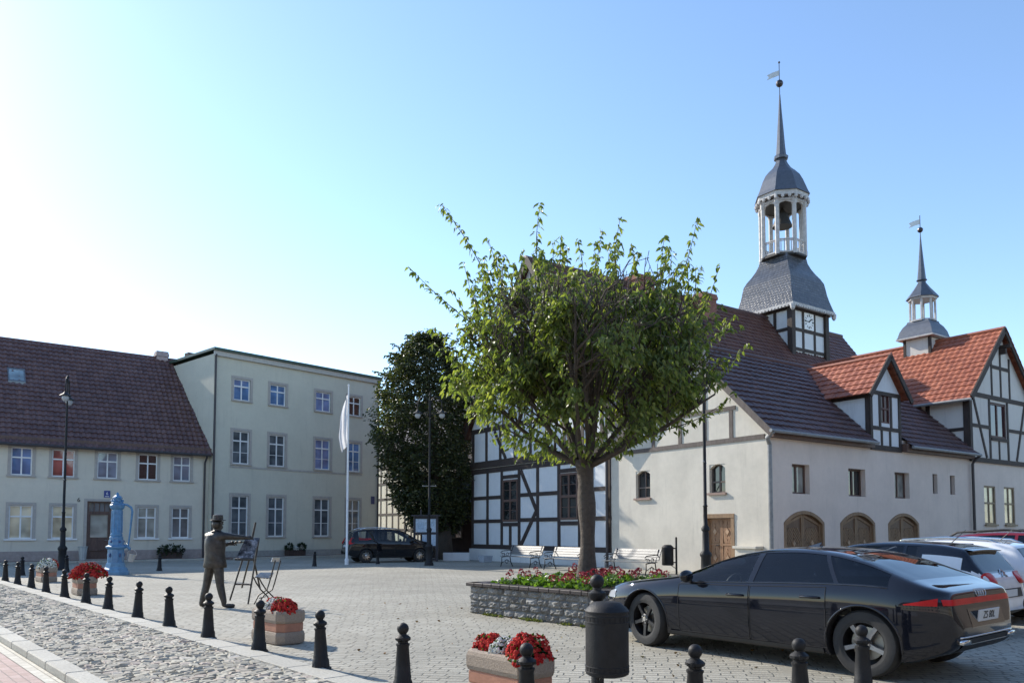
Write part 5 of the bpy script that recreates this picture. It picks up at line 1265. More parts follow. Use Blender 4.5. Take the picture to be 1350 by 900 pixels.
q=MB(); q.add([(-.35,0,1.318),(-.55,0,1.32),(-.53,0,1.37),(-.50,.014,1.32),(-.50,-.014,1.32)],[(0,3,2),(3,1,2),(1,4,2),(4,0,2)]); q.build('roof_aerial',M_gloss,a7)
for sg in (1,-1):
    q=MB(); gridmesh(q,C.side(2.02,2.30,lambda x:.60,lambda x:.66+(2.30-x)*.18,sg,.004,8,4)); q.build('headlight',plain('headlamp_lens',(.5,.52,.55),.08,.2,coat=1.),a7,True)
q=MB(); gridmesh(q,C.rear(-.60,.60,.30,.46,.012,20,4)); q.build('diffuser',M_blk,a7,True)
# --- white crossover with black roof
def cpanel(c): return not (-1.62<c.x<-1.22 and c.z<C_belt(c.x)+.22)
SUV=dict(
 top=[(2.02,.62),(2.0,.80),(1.9,.90),(1.5,.99),(1.1,1.04),(.98,1.07),(.70,1.22),(.42,1.36),(.1,1.44),(-.5,1.475),(-1.1,1.455),(-1.5,1.40),(-1.63,1.36),(-1.80,1.14),(-1.93,.97),(-2.0,.85),(-2.05,.60)],
 belt=[(2.02,.58),(1.9,.76),(1.5,.88),(1.0,.95),(0,.99),(-1.0,1.03),(-1.6,1.04),(-1.85,.97),(-1.97,.86),(-2.05,.56)],
 w=[(2.02,.58),(1.95,.72),(1.75,.82),(1.4,.865),(0,.875),(-1.3,.87),(-1.75,.83),(-1.93,.76),(-2.05,.66)],
 bot=[(2.02,.36),(1.8,.24),(0,.22),(-1.7,.26),(-1.95,.34),(-2.05,.40)],
 cabin=(.95,-1.70),win=[(.90,-.02,G_clr,'f'),(-.09,-.72,G_tint,'r'),(-.77,-.99,G_tint,'q')],ws=(.94,.38),rw=(-1.66,-1.90),rwd=(.07,0,.12),ax=(-1.25,1.3),wy=.76,rw_=.33,arch=.375,spk=.09,rim=M_alu,doors=[(.98,-.05),(-.07,-.82)],mir=.78,seat=.1,wtop=.84,
 paint=paint('white_car_paint',(.72,.73,.74)),roofpaint=paint('black_roof_paint',(.012,.013,.02)),two=lambda c: not(-1.64<c.x<-1.04 and c.z<1.235+.0*c.x),clad=.40,lip=.03,lipm=M_blk,tum=.36,rg=G_tint,mirm=M_blk)
row=V3((hd.y,-hd.x,0))     # across the row, away from the camera
SCR=.916
p2=cpos+row*3.95+hd*.66
suv,C=make_car(SUV,'white hatchback with a black roof and round red tail lamps, second in the row',p2,HD,'cars parked in a row before the gates',SCR)
def tails(C,t,z0,z1,y0,y1,mat=M_red,roundd=True):
    for sg in (1,-1):
        q=MB(); m=18; vs=[];cy,cz=(y0+y1)/2,(z0+z1)/2
        for k in range(m):
            a=2*math.pi*k/m; cc=lambda v: math.copysign(abs(v)**.7,v)
            y,z=cy+(y1-y0)/2*cc(math.cos(a)),cz+(z1-z0)/2*cc(math.sin(a)); vs.append((C.xr(y,z)-.02,sg*y,z))
        b=[(x+.12,y,z) for x,y,z in vs]; f=[(x-.012,cy*sg+(y-cy*sg)*.72,cz+(z-cz)*.72) for x,y,z in vs]
        q.add(vs+b+f+[(C.xr(cy,cz)-.035,sg*cy,cz)],[(k,(k+1)%m,m+(k+1)%m,m+k) for k in range(m)]+[(k,2*m+k,2*m+(k+1)%m,(k+1)%m) for k in range(m)]+[(2*m+k,3*m,2*m+(k+1)%m) for k in range(m)]); q.build('tail_light',mat,t,True,40)
tails(C,suv,.80,1.0,.43,.76)
q=MB(); gridmesh(q,C.rear(-.5,.5,.60,.74,.006,10,4)); q.build('plate_recess',M_blk,suv,True)
xp=C.xr(0,.67)-.02; q=MB(); q.box(xp,xp+.008,-.26,.26,.615,.725); q.build('number_plate',M_plate,suv)
for sg in (1,-1):
    q=MB(); q.ball((C.xr(sg*.62,.47)+.01,sg*.6,.47),.1,12,8,sc=(.4,1,.95)); q.build('fog_lamp_surround',M_blk,suv,True)
q=MB(); g=[]
for i in range(9):
    y=-.58+1.16*i/8; x=-1.58-.0*abs(y); g.append([V3((x,y,1.375-.05*y*y)),V3((x-.14,y,1.352-.05*y*y)),V3((x-.16,y,1.335-.05*y*y)),V3((x-.05,y,1.325-.05*y*y))])
gridmesh(q,g); q.build('roof_spoiler',M_gloss,suv,True)
q=MB(); q.tube([(-1.2,0,1.45),(-1.42,0,1.66)],[.008,.004],5); q.build('aerial',M_blk,suv)
q=MB(); q.tube([(C.xr(-.1,.975)-.01,-.1,.975),(C.xr(0,1.03)-.012,0,1.03),(C.xr(.1,.975)-.01,.1,.975)],.012,5); q.tube([(C.xr(-.1,.925)-.01,-.1,.925),(C.xr(0,.98)-.012,0,.98),(C.xr(.1,.925)-.01,.1,.925)],.012,5); q.build('emblem',M_chr,suv)
WAG=dict(SUV); WAG.update(paint=paint('white_car_paint_b',(.70,.71,.72)),roofpaint=paint('white_car_paint_b',(.7,.7,.7)),two=False)
p3=p2+row*2.2+hd*.10
wag,C=make_car(WAG,'white estate with silver roof rails behind the black-roofed hatchback',p3,HD,'cars parked in a row before the gates',.93)
tails(C,wag,.82,1.02,.45,.76)
for sg in (1,-1):
    q=MB(); q.tube([(.45,sg*.56,1.36),(.3,sg*.57,1.45),(-.5,sg*.56,1.50),(-1.2,sg*.55,1.46),(-1.42,sg*.55,1.37)],.022,6); q.build('roof_rail',M_chr,wag,True)
q=MB(); q.tube([(-1.2,0,1.45),(-1.42,0,1.66)],[.008,.004],5); q.build('aerial',M_blk,wag)
REDC=dict(SUV); REDC.update(paint=paint('dark_red_paint',(.16,.012,.02)),roofpaint=paint('dark_red_paint',(.1,.01,.02)),two=False,clad=.3)
red,C=make_car(REDC,'dark red car at the far end of the row, only its roof in view',p3+row*2.25+hd*(-.1),HD,'cars parked in a row before the gates',1.02); tails(C,red,.82,1.02,.45,.76)
for sg in (1,-1):
    q=MB(); q.tube([(.45,sg*.56,1.36),(.3,sg*.57,1.45),(-.5,sg*.56,1.50),(-1.2,sg*.55,1.46),(-1.42,sg*.55,1.37)],.02,6); q.build('roof_rail',M_blk,red,True)
# --- black people carrier before the three storey house
MPV=dict(
 top=[(2.15,.60),(2.12,.78),(1.95,.92),(1.5,1.05),(1.3,1.10),(1.0,1.27),(.6,1.50),(.2,1.60),(-.5,1.64),(-1.3,1.62),(-1.75,1.57),(-1.90,1.50),(-2.02,1.15),(-2.12,.95),(-2.18,.60)],
 belt=[(2.15,.56),(1.95,.78),(1.5,.90),(1.0,.96),(0,1.0),(-1.2,1.03),(-1.85,1.03),(-2.05,.95),(-2.18,.55)],
 w=[(2.15,.6),(2.05,.74),(1.8,.83),(1.4,.87),(0,.88),(-1.4,.87),(-1.9,.83),(-2.1,.76),(-2.18,.70)],
 bot=[(2.15,.34),(1.9,.24),(0,.22),(-1.8,.26),(-2.18,.38)],
 cabin=(1.2,-1.85),win=[(1.16,.10,G_clr,'f'),(.03,-.85,G_tint,'r'),(-.95,-1.70,G_clr,'q')],ws=(1.22,.45),rw=(-1.915,-2.06),rwd=(.1,0,.06),ax=(-1.35,1.35),wy=.76,rw_=.33,arch=.37,spk=.06,nsp=9,rim=M_chr,doors=[(1.15,.07),(.05,-.9)],mir=.95,seat=.2,
 paint=paint('black_van_paint',(.010,.010,.012)),tum=.26,rg=G_clr,sillm=M_blk)
w1=gp(482,741.5); hdm=V3((.90,.44,0)).normalized(); lf=V3((-hdm.y,hdm.x,0)); pm=w1+hdm*1.35+lf*.76
mpv,C=make_car(MPV,'black people carrier parked before the three-storey house behind the flagpole',pm,math.atan2(hdm.y,hdm.x))
tails(C,mpv,.88,1.2,.58,.82)
for sg in (1,-1):
    q=MB(); q.tube([(.4,sg*.60,1.54),(.2,sg*.6,1.63),(-.5,sg*.6,1.68),(-1.3,sg*.6,1.66),(-1.6,sg*.6,1.58)],.022,6); q.build('roof_rail',M_chr,mpv,True)
xp=C.xr(0,.80)-.02; q=MB(); q.box(xp,xp+.008,-.26,.26,.75,.86); q.build('number_plate',M_plate,mpv)
# ------------------------------------------------------------------ raised bed
BC=V3((1.32,14.36,0)); HB=1.48
bed=thing('raised_bed','raised square flower bed of rough grey stone with a dark coping around the tree','raised bed',BC,RROT)
rr=random.Random(11); bw=MB()
def rockface(fr,L,z0,z1,hd_):
    a=-L/2
    while a<L/2-.03:
        b=min(a+rr.uniform(.17,.33),L/2)
        if L/2-b<.12: b=L/2
        nx,nz=6,4; vs=[]
        for i in range(nx+1):
            for j in range(nz+1):
                e=(i in (0,nx)) or (j in (0,nz)); A=a+.004+(b-a-.008)*i/nx; Z=z0+.004+(z1-z0-.008)*j/nz
                vs.append(fr(A+(0 if e else rr.uniform(-.012,.012)),(rr.uniform(-.004,.002) if e else rr.uniform(.012,.055)),Z+(0 if e else rr.uniform(-.008,.008))))
        o=len(vs); fs=[(i*(nz+1)+j,i*(nz+1)+j+1,(i+1)*(nz+1)+j+1,(i+1)*(nz+1)+j) for i in range(nx) for j in range(nz)]
        bw.add(vs,fs); a=b
frs=[lambda a,o,z:(a,-HB-o,z),lambda a,o,z:(HB+o,a,z),lambda a,o,z:(a,HB+o,z),lambda a,o,z:(-HB-o,a,z)]
for fr in frs:
    for k in range(4): rockface(fr,2*HB,.1238*k,.1238*(k+1),0)
bw.box(-HB+.008,HB-.008,-HB+.008,HB-.008,0,.47)
bw.build('stone_wall',islandmat('split_granite',[(0,(.19,.185,.175)),(.5,(.27,.265,.25)),(1,(.36,.35,.33))],.9,.016,18,.2),bed)
cp=MB()
for fr in frs:
    a=-HB-.06
    while a<HB+.05: cp.fr=fr; cp.box(a+.003,min(a+.245,HB+.06)-.003,-.2,.07,.497,.56,0,.008); a+=.245
cp.build('coping',islandmat('coping_clinker',[(0,(.030,.020,.019)),(1,(.052,.035,.031))],.6,.004,20),bed)
sl_=MB(); sl_.box(-HB+.18,HB-.18,-HB+.18,HB-.18,.4,.52); sl_.build('soil',M_soil,bed)
fb=MB(); M_gl_=leafmat('geranium_leaf',(.05,.10,.016),(.09,.165,.028),(.15,.23,.05),.4)
for i in range(190):
    x,y=rr.uniform(-1.27,1.27),rr.uniform(-1.27,1.27)
    if x*x+y*y<.09: continue
    # left corner of the bed is thinly planted
    if x<-.75 and rr.random()<.75: continue
    h=rr.uniform(.05,.17)
    for k in range(26):
        a=rr.uniform(0,6.28); q=rr.uniform(.02,.16); p=V3((x+q*math.cos(a),y+q*math.sin(a),.53+h*rr.uniform(.2,1.)))
        if max(abs(p.x),abs(p.y))>1.36: continue
        leaf_quad(fb,p,(math.cos(a),math.sin(a),rr.uniform(-.2,.7)),rr.uniform(.06,.10),rr.uniform(.06,.09),0)
    if rr.random()<.26:
        for f in range(rr.choice((1,1,2))):
            bx,by=x+rr.uniform(-.1,.1),y+rr.uniform(-.1,.1); bz=.56+h+rr.uniform(.03,.12); fb.tube([(bx,by,.54),(bx,by,bz)],.004,4,0)
            for k in range(26):
                d=V3((rr.gauss(0,1),rr.gauss(0,1),rr.gauss(.3,1))).normalized(); leaf_quad(fb,V3((bx,by,bz))+d*.035,d+V3((rr.uniform(-.5,.5),rr.uniform(-.5,.5),.2)),.032,.034,1)
o=fb.build('flower_bed',[M_gl_,islandmat('geranium_red',[(0,(.30,.012,.02)),(.6,(.48,.03,.05)),(1,(.62,.10,.14))],.6,.001)]); o.location=BC; o.rotation_euler=(0,0,RROT)
tag(o,'red geraniums and bright green leaves filling the raised bed','flowers',kind='stuff')
# ------------------------------------------------------------------ the young tree
TC=V3((1.37,14.42,.5)); tr=thing('cherry_tree','young broad-leaved tree with long upright shoots standing in the raised bed','tree',TC)
M_bark=islandmat('tree_bark',[(0,(.075,.058,.047)),(1,(.11,.085,.066))],.85,.03,14)
tk=MB(); pts=[];rad=[]
for i in range(13):
    z=i/12*2.4; pts.append((.03*math.sin(z*1.7),.02*math.cos(z*2.1),z-.08)); rad.append(.21-.06*min(1,z/.5)+.02*math.sin(z*5)+(.045 if z>2.0 else 0)*(z-2.0)/.4)
tk.tube(pts,rad,14)
def env(z):
    return [(2.25,.2),(2.4,1.0),(2.7,1.6),(3.1,2.15),(3.5,2.4),(4.1,2.45),(4.5,2.4),(4.9,2.2),(5.25,1.8),(5.6,1.0)]
import mathutils; NZ=mathutils.noise.noise; envf=pchip(env(0)); cxf=pchip([(2.2,0),(2.8,-.2),(3.4,-.36),(4.5,.10),(5.5,.22)]); zmin=lambda x,y: 2.28+(.26*x if x>0 else -.08*x)+.06*abs(y); lv=MB(); rt=random.Random(21); CL=[]
def rdir(r_): return V3((r_.gauss(0,1),r_.gauss(0,1),r_.gauss(0,1))).normalized()
def grow(p,d,L,r_,lev):
    n=max(3,int(L/.3)); ps=[p]; q=p
    for i in range(n):
        d=(d+rdir(rt)*.13+V3((0,0,.05))).normalized(); q=q+d*L/n
        rr_=math.hypot(q.x-cxf(q.z),q.y); 
        if q.z>5.5+.5*math.sin(q.x*2.3+q.y) or (lev>0 and rr_>envf(min(q.z,5.45))*1.08): break
        ps.append(q)
    m=len(ps)
    if m<2: return
    tk.tube(ps,[max(.006,r_*(1-.75*i/n)) for i in range(m)],6 if lev<2 else 4)
    if lev<3:
        for k in range({0:8,1:6,2:3}[lev]):
            f=rt.uniform(.25,1.); b=ps[min(m-1,int(f*(m-1)+.5))]; nd=(d*.9+rdir(rt)*.85+V3((0,0,.12))).normalized(); grow(b,nd,L*rt.uniform(.38,.6),r_*.45,lev+1)
    if lev>=1:
        for q in ps[1:]: CL.append(q)
for k in range(13):
    a=2*math.pi*k/13+rt.uniform(-.2,.2); el=R((18,48,70)[k%3]+rt.uniform(-8,8)); d=V3((math.cos(a)*math.cos(el),math.sin(a)*math.cos(el),math.sin(el)))
    grow(V3((.06*math.cos(a),.06*math.sin(a),2.2)),d,(2.7,3.3,3.6)[k%3]*rt.uniform(.9,1.05),.062,0)
# fill
for i in range(720):
    z=rt.uniform(2.35,5.2); e=envf(z); r_=e*math.sqrt(rt.uniform(.12,1.)); a=rt.uniform(0,2*math.pi)
    if NZ(V3((r_*math.cos(a)*1.1,r_*math.sin(a)*1.1,z*1.1)))<(.02 if z>3.2 else -.3): continue
    CL.append(V3((r_*math.cos(a)+cxf(z),r_*math.sin(a),z)))
def leaf(mb,p,d,L,W):
    d=d.normalized(); s=d.cross(rdir(rt)); 
    if s.length<1e-3: return
    s.normalize(); n=d.cross(s); a=p+d*L*.35; b=p+d*L*.72+n*-.01
    mb.add([p,a+s*W*.5+n*W*.22,b+s*W*.36+n*W*.15,p+d*L-V3((0,0,.02)),b-s*W*.36+n*W*.15,a-s*W*.5+n*W*.22,a,b],[(0,1,6),(6,1,2,7),(7,2,3),(0,6,5),(6,7,4,5),(7,3,4)])
for q in CL:
    e=1
    out=V3((q.x,q.y,0)); out=out.normalized() if out.length>1e-3 else V3((1,0,0))
    if NZ(q*1.25+V3((9,0,0)))<(-.01 if q.z>3.2 else -.28) or q.z<zmin(q.x,q.y)+.25*NZ(q*2): continue
    if q.z>4.4 and NZ(q*1.6+V3((0,4,0)))<(q.z-4.6)*.55-.12: continue
    for k in range(rt.choice((4,5,6,7))):
        p=q+rdir(rt)*rt.uniform(.02,.19); leaf(lv,p,V3((rt.gauss(0,.55),rt.gauss(0,.55),-.75))+out*.45,rt.uniform(.10,.155),rt.uniform(.045,.068))
# long shoots reaching out of the crown : tip and root
S=[((582,269.5),(660,400),1.),((538,351),(640,440),.7),((712,269.5),(712,390),.2),((740,312),(735,400),-.6),((643,314),(668,400),.9),((794,303),(775,400),-.3),((818,287),(815,400),.6),((845,335),(835,400),-.8),((875.5,312),(858,400),.1),((920,285.5),(885,400),.5),((948,351),(915,430),-.2),((986,454),(900,520),.3),((596,383),(650,450),-.7),((690,330),(695,400),.6),((762,318),(758,400),.8),((900,345),(880,410),-.9),((570,455),(630,480),.2),((930,400),(900,440),.9)]
for i in range(64):
    u=rt.uniform(640,925); v0=392+abs(u-780)*.12; S.append(((u+rt.uniform(-22,22)+(u-780)*.12,v0-rt.uniform(12,80)),(u,v0+70),rt.uniform(-1.5,1.5)))
for i in range(14):
    s_=rt.choice((-1,1)); v=rt.uniform(430,560); u=775+s_*rt.uniform(130,150); S.append(((u+s_*rt.uniform(25,60),v-rt.uniform(10,45)),(u-s_*50,v+35),rt.uniform(-1.2,1.2)))
for (tp,bp,dy) in S:
    T_=at(*tp,14.42+dy)-TC; B_=at(*bp,14.42+dy*.6)-TC; ps=[]
    Lx=(T_-B_).length; n=max(5,int(Lx/.16)); bow=rdir(rt)*.12
    for i in range(n+1):
        f=i/n; ps.append(B_.lerp(T_,f)+bow*math.sin(f*math.pi))
    tk.tube([V3((0,0,2.4)).lerp(B_,.6)]+ps,[.02]+[.014*(1-.75*i/n) for i in range(n+1)],5)
    for i,q in enumerate(ps):
        for k in range(rt.choice((4,5,6)) if i>n*.3 else 9):
            leaf(lv,q+rdir(rt)*(.04 if i>n*.3 else .12),V3((rt.gauss(0,.7),rt.gauss(0,.7),-.6)),rt.uniform(.10,.155),rt.uniform(.045,.066))
        
tk.build('trunk',M_bark,tr,True); lv.build('crown',leafmat('cherry_leaf',(.075,.10,.032),(.135,.17,.052),(.23,.24,.085),.54),tr)
# ------------------------------------------------------------------ big dark tree
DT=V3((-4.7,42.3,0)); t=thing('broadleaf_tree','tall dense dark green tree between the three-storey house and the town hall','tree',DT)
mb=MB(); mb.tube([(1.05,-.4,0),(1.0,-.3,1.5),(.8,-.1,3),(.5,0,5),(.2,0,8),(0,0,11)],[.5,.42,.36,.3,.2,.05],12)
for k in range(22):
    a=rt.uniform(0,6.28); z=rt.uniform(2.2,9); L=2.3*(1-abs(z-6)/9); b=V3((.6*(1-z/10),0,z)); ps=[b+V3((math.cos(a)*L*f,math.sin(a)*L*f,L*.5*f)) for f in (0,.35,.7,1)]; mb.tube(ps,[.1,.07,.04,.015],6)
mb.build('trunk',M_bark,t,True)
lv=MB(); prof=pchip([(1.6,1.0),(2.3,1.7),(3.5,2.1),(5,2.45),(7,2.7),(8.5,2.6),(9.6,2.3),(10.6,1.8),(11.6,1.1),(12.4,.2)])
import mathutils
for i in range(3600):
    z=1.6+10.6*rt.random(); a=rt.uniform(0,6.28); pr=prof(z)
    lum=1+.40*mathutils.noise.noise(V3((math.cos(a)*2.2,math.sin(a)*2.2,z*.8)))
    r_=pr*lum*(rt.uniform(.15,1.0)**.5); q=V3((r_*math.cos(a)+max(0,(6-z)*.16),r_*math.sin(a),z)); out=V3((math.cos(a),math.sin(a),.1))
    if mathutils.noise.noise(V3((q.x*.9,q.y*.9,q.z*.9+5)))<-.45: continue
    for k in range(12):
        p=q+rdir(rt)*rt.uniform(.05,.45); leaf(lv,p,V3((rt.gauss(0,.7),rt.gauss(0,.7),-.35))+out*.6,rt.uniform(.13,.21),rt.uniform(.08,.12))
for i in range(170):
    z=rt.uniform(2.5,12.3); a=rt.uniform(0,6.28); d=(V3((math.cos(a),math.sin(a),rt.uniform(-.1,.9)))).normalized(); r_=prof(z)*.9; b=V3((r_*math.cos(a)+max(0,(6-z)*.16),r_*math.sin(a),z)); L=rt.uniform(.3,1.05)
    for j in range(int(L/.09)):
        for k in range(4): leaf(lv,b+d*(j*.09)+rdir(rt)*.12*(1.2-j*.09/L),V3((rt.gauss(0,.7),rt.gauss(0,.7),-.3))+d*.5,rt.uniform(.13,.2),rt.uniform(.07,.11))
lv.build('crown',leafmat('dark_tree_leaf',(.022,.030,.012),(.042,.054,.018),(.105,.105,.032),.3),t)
# a leaning sapling beside the tree
t=thing('sapling','thin leaning bare sapling in front of the cream half-timbered wall','tree',V3((at(529,735,43.5).x,43.5,0)))
mb=MB(); mb.tube([(0,0,0),(.12,0,1.0),(.4,0,2.2),(.6,0,3.4)],[.06,.05,.04,.02],7); mb.build('trunk',M_bark,t,True)

wd=MB()
for i in range(520):
    sd=rr.choice((0,1)); a=rr.uniform(-HB,HB); o=HB+.03+abs(rr.gauss(0,.05)); p=V3((a,-o,.004)) if sd==0 else V3((o,a,.004))
    if mathutils.noise.noise(V3((a*2.1,sd*7.,0)))<-.05: continue
    for k in range(4): leaf_quad(wd,p,(rr.gauss(0,1),rr.gauss(0,1),rr.uniform(.3,1.3)),rr.uniform(.03,.075),rr.uniform(.012,.03))
o=wd.build('weeds',leafmat('weed_leaf',(.06,.08,.02),(.11,.13,.035),(.2,.2,.07),.3)); o.location=BC; o.rotation_euler=(0,0,RROT); tag(o,'thin line of weeds along the foot of the raised bed','weeds',kind='stuff')
# ------------------------------------------------------------------ bronze painter, easel, painting, chair
M_brz=plain('patinated_bronze',(.07,.062,.054),.42,.75,.3,.006,9); M_brz2=plain('worn_bronze',(.16,.145,.125),.35,.8,.25,.003,6)
SP=at(283,799,15.5); SP.z=0
def pxp(u,v,y=0.): 
    q=at(u,v,15.5+y); return V3((q.x-SP.x,y,q.z))
st_=thing('painter_statue','bronze statue of a painter in hat and long jacket reaching out to his easel','statue',SP)
J={}; E_=[]; RAD=[]
def jn(n,p,r,par=None):
    J[n]=(len(RAD),V3(p)); RAD.append(r if isinstance(r,tuple) else (r,r))
    if par: E_.append((J[par][0],J[n][0]))
jn('pelvis',(-.02,.0,.92),(.165,.14)); jn('waist',(-.03,.0,1.08),(.175,.14),'pelvis'); jn('chest',(-.03,.02,1.28),(.185,.145),'waist'); jn('upper',(-.025,.02,1.42),(.12,.10),'chest'); jn('neck',(-.01,.03,1.52),.062,'upper'); jn('jaw',(.015,.05,1.585),.082,'neck'); jn('head',(.015,.05,1.67),.098,'jaw'); jn('crown',(.01,.045,1.745),.075,'head')
jn('rsh',(.15,-.05,1.415),.085,'upper'); jn('relb',(.37,.03,1.385),.066,'rsh'); jn('rwr',(.575,.10,1.375),.042,'relb')
jn('lsh',(-.19,.07,1.415),.085,'upper'); jn('lelb',(-.17,.20,1.16),.066,'lsh'); jn('lwr',(.16,.30,1.25),.042,'lelb')
jn('rhip',(.075,-.04,.84),.115,'pelvis'); jn('rkn',(.12,-.07,.47),.082,'rhip'); jn('rcalf',(.17,-.09,.28),.075,'rkn'); jn('rank',(.23,-.11,.10),.055,'rcalf'); jn('rheel',(.22,-.12,.045),.048,'rank'); jn('rtoe',(.43,-.06,.035),.042,'rheel')
jn('lhip',(-.115,.03,.84),.115,'pelvis'); jn('lkn',(-.17,.02,.47),.082,'lhip'); jn('lcalf',(-.205,-.01,.28),.075,'lkn'); jn('lank',(-.245,-.03,.10),.055,'lcalf'); jn('lheel',(-.25,-.05,.045),.048,'lank'); jn('ltoe',(-.14,.13,.035),.042,'lheel')
me=bpy.data.meshes.new('body'); me.from_pydata([tuple(v[1]) for v in J.values()],E_,[]); ob=bpy.data.objects.new('body',me); COL.objects.link(ob)
sm=ob.modifiers.new('s','SKIN'); 
for i,v in enumerate(me.skin_vertices[0].data): v.radius=RAD[i]; v.use_root=(i==0)
sm.branch_smoothing=.3; ob.modifiers.new('u','SUBSURF').levels=2
bpy.context.view_layer.update(); dg=bpy.context.evaluated_depsgraph_get(); m2=bpy.data.meshes.new_from_object(ob.evaluated_get(dg)); bpy.data.objects.remove(ob)
mb=MB(); mb.add([v.co for v in m2.vertices],[tuple(p.vertices) for p in m2.polygons])
# face: nose, ears, brow; hands with fingers
fd=V3((.62,.78,0)).normalized(); sd_=V3((fd.y,-fd.x,0)); hc=V3((.015,.05,1.655))
nz=hc+fd*.095; mb.add([nz+V3((0,0,.03)),nz+fd*.03+V3((0,0,-.02)),nz+sd_*.016+V3((0,0,-.025)),nz-sd_*.016+V3((0,0,-.025))],[(0,1,2),(0,3,1),(1,3,2)])
for s in (1,-1):
    mb.ball(hc+sd_*s*.094+V3((0,0,-.005)),.03,8,6,sc=(.5,.8,1.1)); mb.ball(hc+fd*.085+sd_*s*.032+V3((0,0,.02)),.014,8,6); mb.ball(hc+fd*.088+sd_*s*.032+V3((0,0,.04)),.016,8,5,sc=(1.2,1.2,.5))
mb.ball(hc+fd*.085+V3((0,0,-.045)),.02,8,5,sc=(1,1,.4)); mb.ball(hc+fd*.085+V3((0,0,-.075)),.026,8,5); mb.ball(hc-fd*.03+V3((0,0,-.02)),.097,12,8,sc=(1,1,1.05))
def hand(w,d,up,curl):
    w=V3(w); d=V3(d).normalized(); up=V3(up).normalized(); s=d.cross(up).normalized()
    mb.tube([w-d*.02,w+d*.03,w+d*.075,w+d*.09],[.034,.042,.044,.03],8)
    for k,(L,o) in enumerate(((.075,.033),(.088,.011),(.082,-.011),(.06,-.033))):
        b=w+d*.075+s*o; mb.tube([b,b+d*L*.45+up*-.01,b+d*L*.45+(d*(1-curl)-up*curl).normalized()*L*.35+up*-.01,b+d*L*.45+(d*(1-curl)-up*curl).normalized()*L*.35+(d*(1-curl*1.6)-up*curl*1.5).normalized()*L*.3],[.0115,.0105,.0095,.007],6)
    b=w+d*.02+s*.036; mb.tube([b,b+s*.03+d*.02-up*.01,b+s*.035+d*.055-up*.025,b+s*.022+d*.078-up*.035],[.014,.013,.011,.008],6)
hand((.575,.10,1.375),(.93,.35,-.02),(0,0,1),.7); hand((.16,.30,1.25),(.9,.45,.1),(-.1,-.2,1),.6)
mb.build('body',M_brz,st_,True,60)
# jacket skirt, collar
mb=MB(); lev=[(.78,.215,.175),(.80,.23,.185),(.9,.213,.175),(1.05,.195,.16),(1.2,.205,.165),(1.33,.20,.155),(1.42,.155,.125)]; n=20; vs=[]
for z,a,b in lev:
    for k in range(n): q=2*math.pi*k/n; fl=1+(.05*math.sin(3*q+z*4) if z<1 else 0); vs.append((-.025+a*fl*math.cos(q)+.02*(z<.95),.015+b*fl*math.sin(q),z))
mb.add(vs,[(i*n+k,i*n+(k+1)%n,(i+1)*n+(k+1)%n,(i+1)*n+k) for i in range(len(lev)-1) for k in range(n)]); mb.tube([(-.01+.085*math.cos(R(a)),.03+.08*math.sin(R(a)),1.49) for a in range(0,361,30)],.022,6); mb.build('jacket',M_brz,st_,True)
mb=MB(); mb.lathe([(.148,1.715),(.152,1.722),(.148,1.73),(.1,1.735),(.097,1.79),(.092,1.825),(.06,1.835)],(.012,.045,0),20); mb.build('hat',M_brz,st_,True,40)
mb=MB(); mb.tube([pxp(318,709,.12),pxp(330,706,.22)],[.009,.005],6); mb.build('brush',M_brz2,st_)
mb=MB(); c0=V3((.28,.36,1.27)); vs=[c0+V3((.14*math.cos(R(a)),.11*math.sin(R(a)),.02*math.cos(R(a)))) for a in range(0,360,20)]; vs+=[p+V3((0,0,-.015)) for p in vs]; m=18
mb.add(vs,[tuple(range(m)),tuple(range(2*m-1,m-1,-1))]+[(i,(i+1)%m,m+(i+1)%m,m+i) for i in range(m)])
for k in range(6): mb.ball(c0+V3((.09*math.cos(k),.07*math.sin(k),.012)),.025,7,5)
mb.build('palette',M_brz,st_)
ez=thing('easel','bronze three-legged easel standing in front of the painter statue','easel',SP); 
mb=MB(); tb=lambda a,b,r_=.018: mb.tube([a,b],r_,7)
T0=pxp(337,688,.38)
tb(pxp(303,791,.05),pxp(329.5,706,.33)); tb(pxp(327,796,.02),pxp(341.5,709,.30)); tb(pxp(319,774,.95),pxp(333,720,.42)); tb(pxp(343,776,.75),pxp(333,730,.42)); tb(pxp(331,716,.36),T0,.022)
tb(pxp(309.5,769.5,.13),pxp(331.5,770,.10)); tb(pxp(310,736.8,.10),pxp(335,737,.08),.026)
mb.build('frame',M_brz,ez,True,50)
mb=MB(); A_,B_,C_,D_=pxp(311.4,736,.14),pxp(334,736,.12),pxp(342.6,709,.30),pxp(324.6,709,.32); n_=(B_-A_).cross(D_-A_).normalized()*.02
if n_.y>0: n_=-n_
mb.add([A_,B_,C_,D_]+[p+n_ for p in (A_,B_,C_,D_)],[(0,1,2,3),(4,5,6,7),(0,1,5,4),(1,2,6,5),(2,3,7,6),(3,0,4,7)]); 
pm_,nt,b=newmat('painting_relief'); v=coords(nt); f=noise(nt,v,7,6,.75); lk(nt,ramp(nt,f,[(.35,(.025,.024,.026)),(.5,(.13,.13,.14)),(.66,(.50,.50,.52))]),b.inputs['Base Color']); b.inputs['Metallic'].default_value=.6; b.inputs['Roughness'].default_value=.35; bump(nt,b,f,.02)
o=mb.build('painting',pm_); o.location=SP; tag(o,'dark metal painting in relief leaning on the bronze easel','painting')
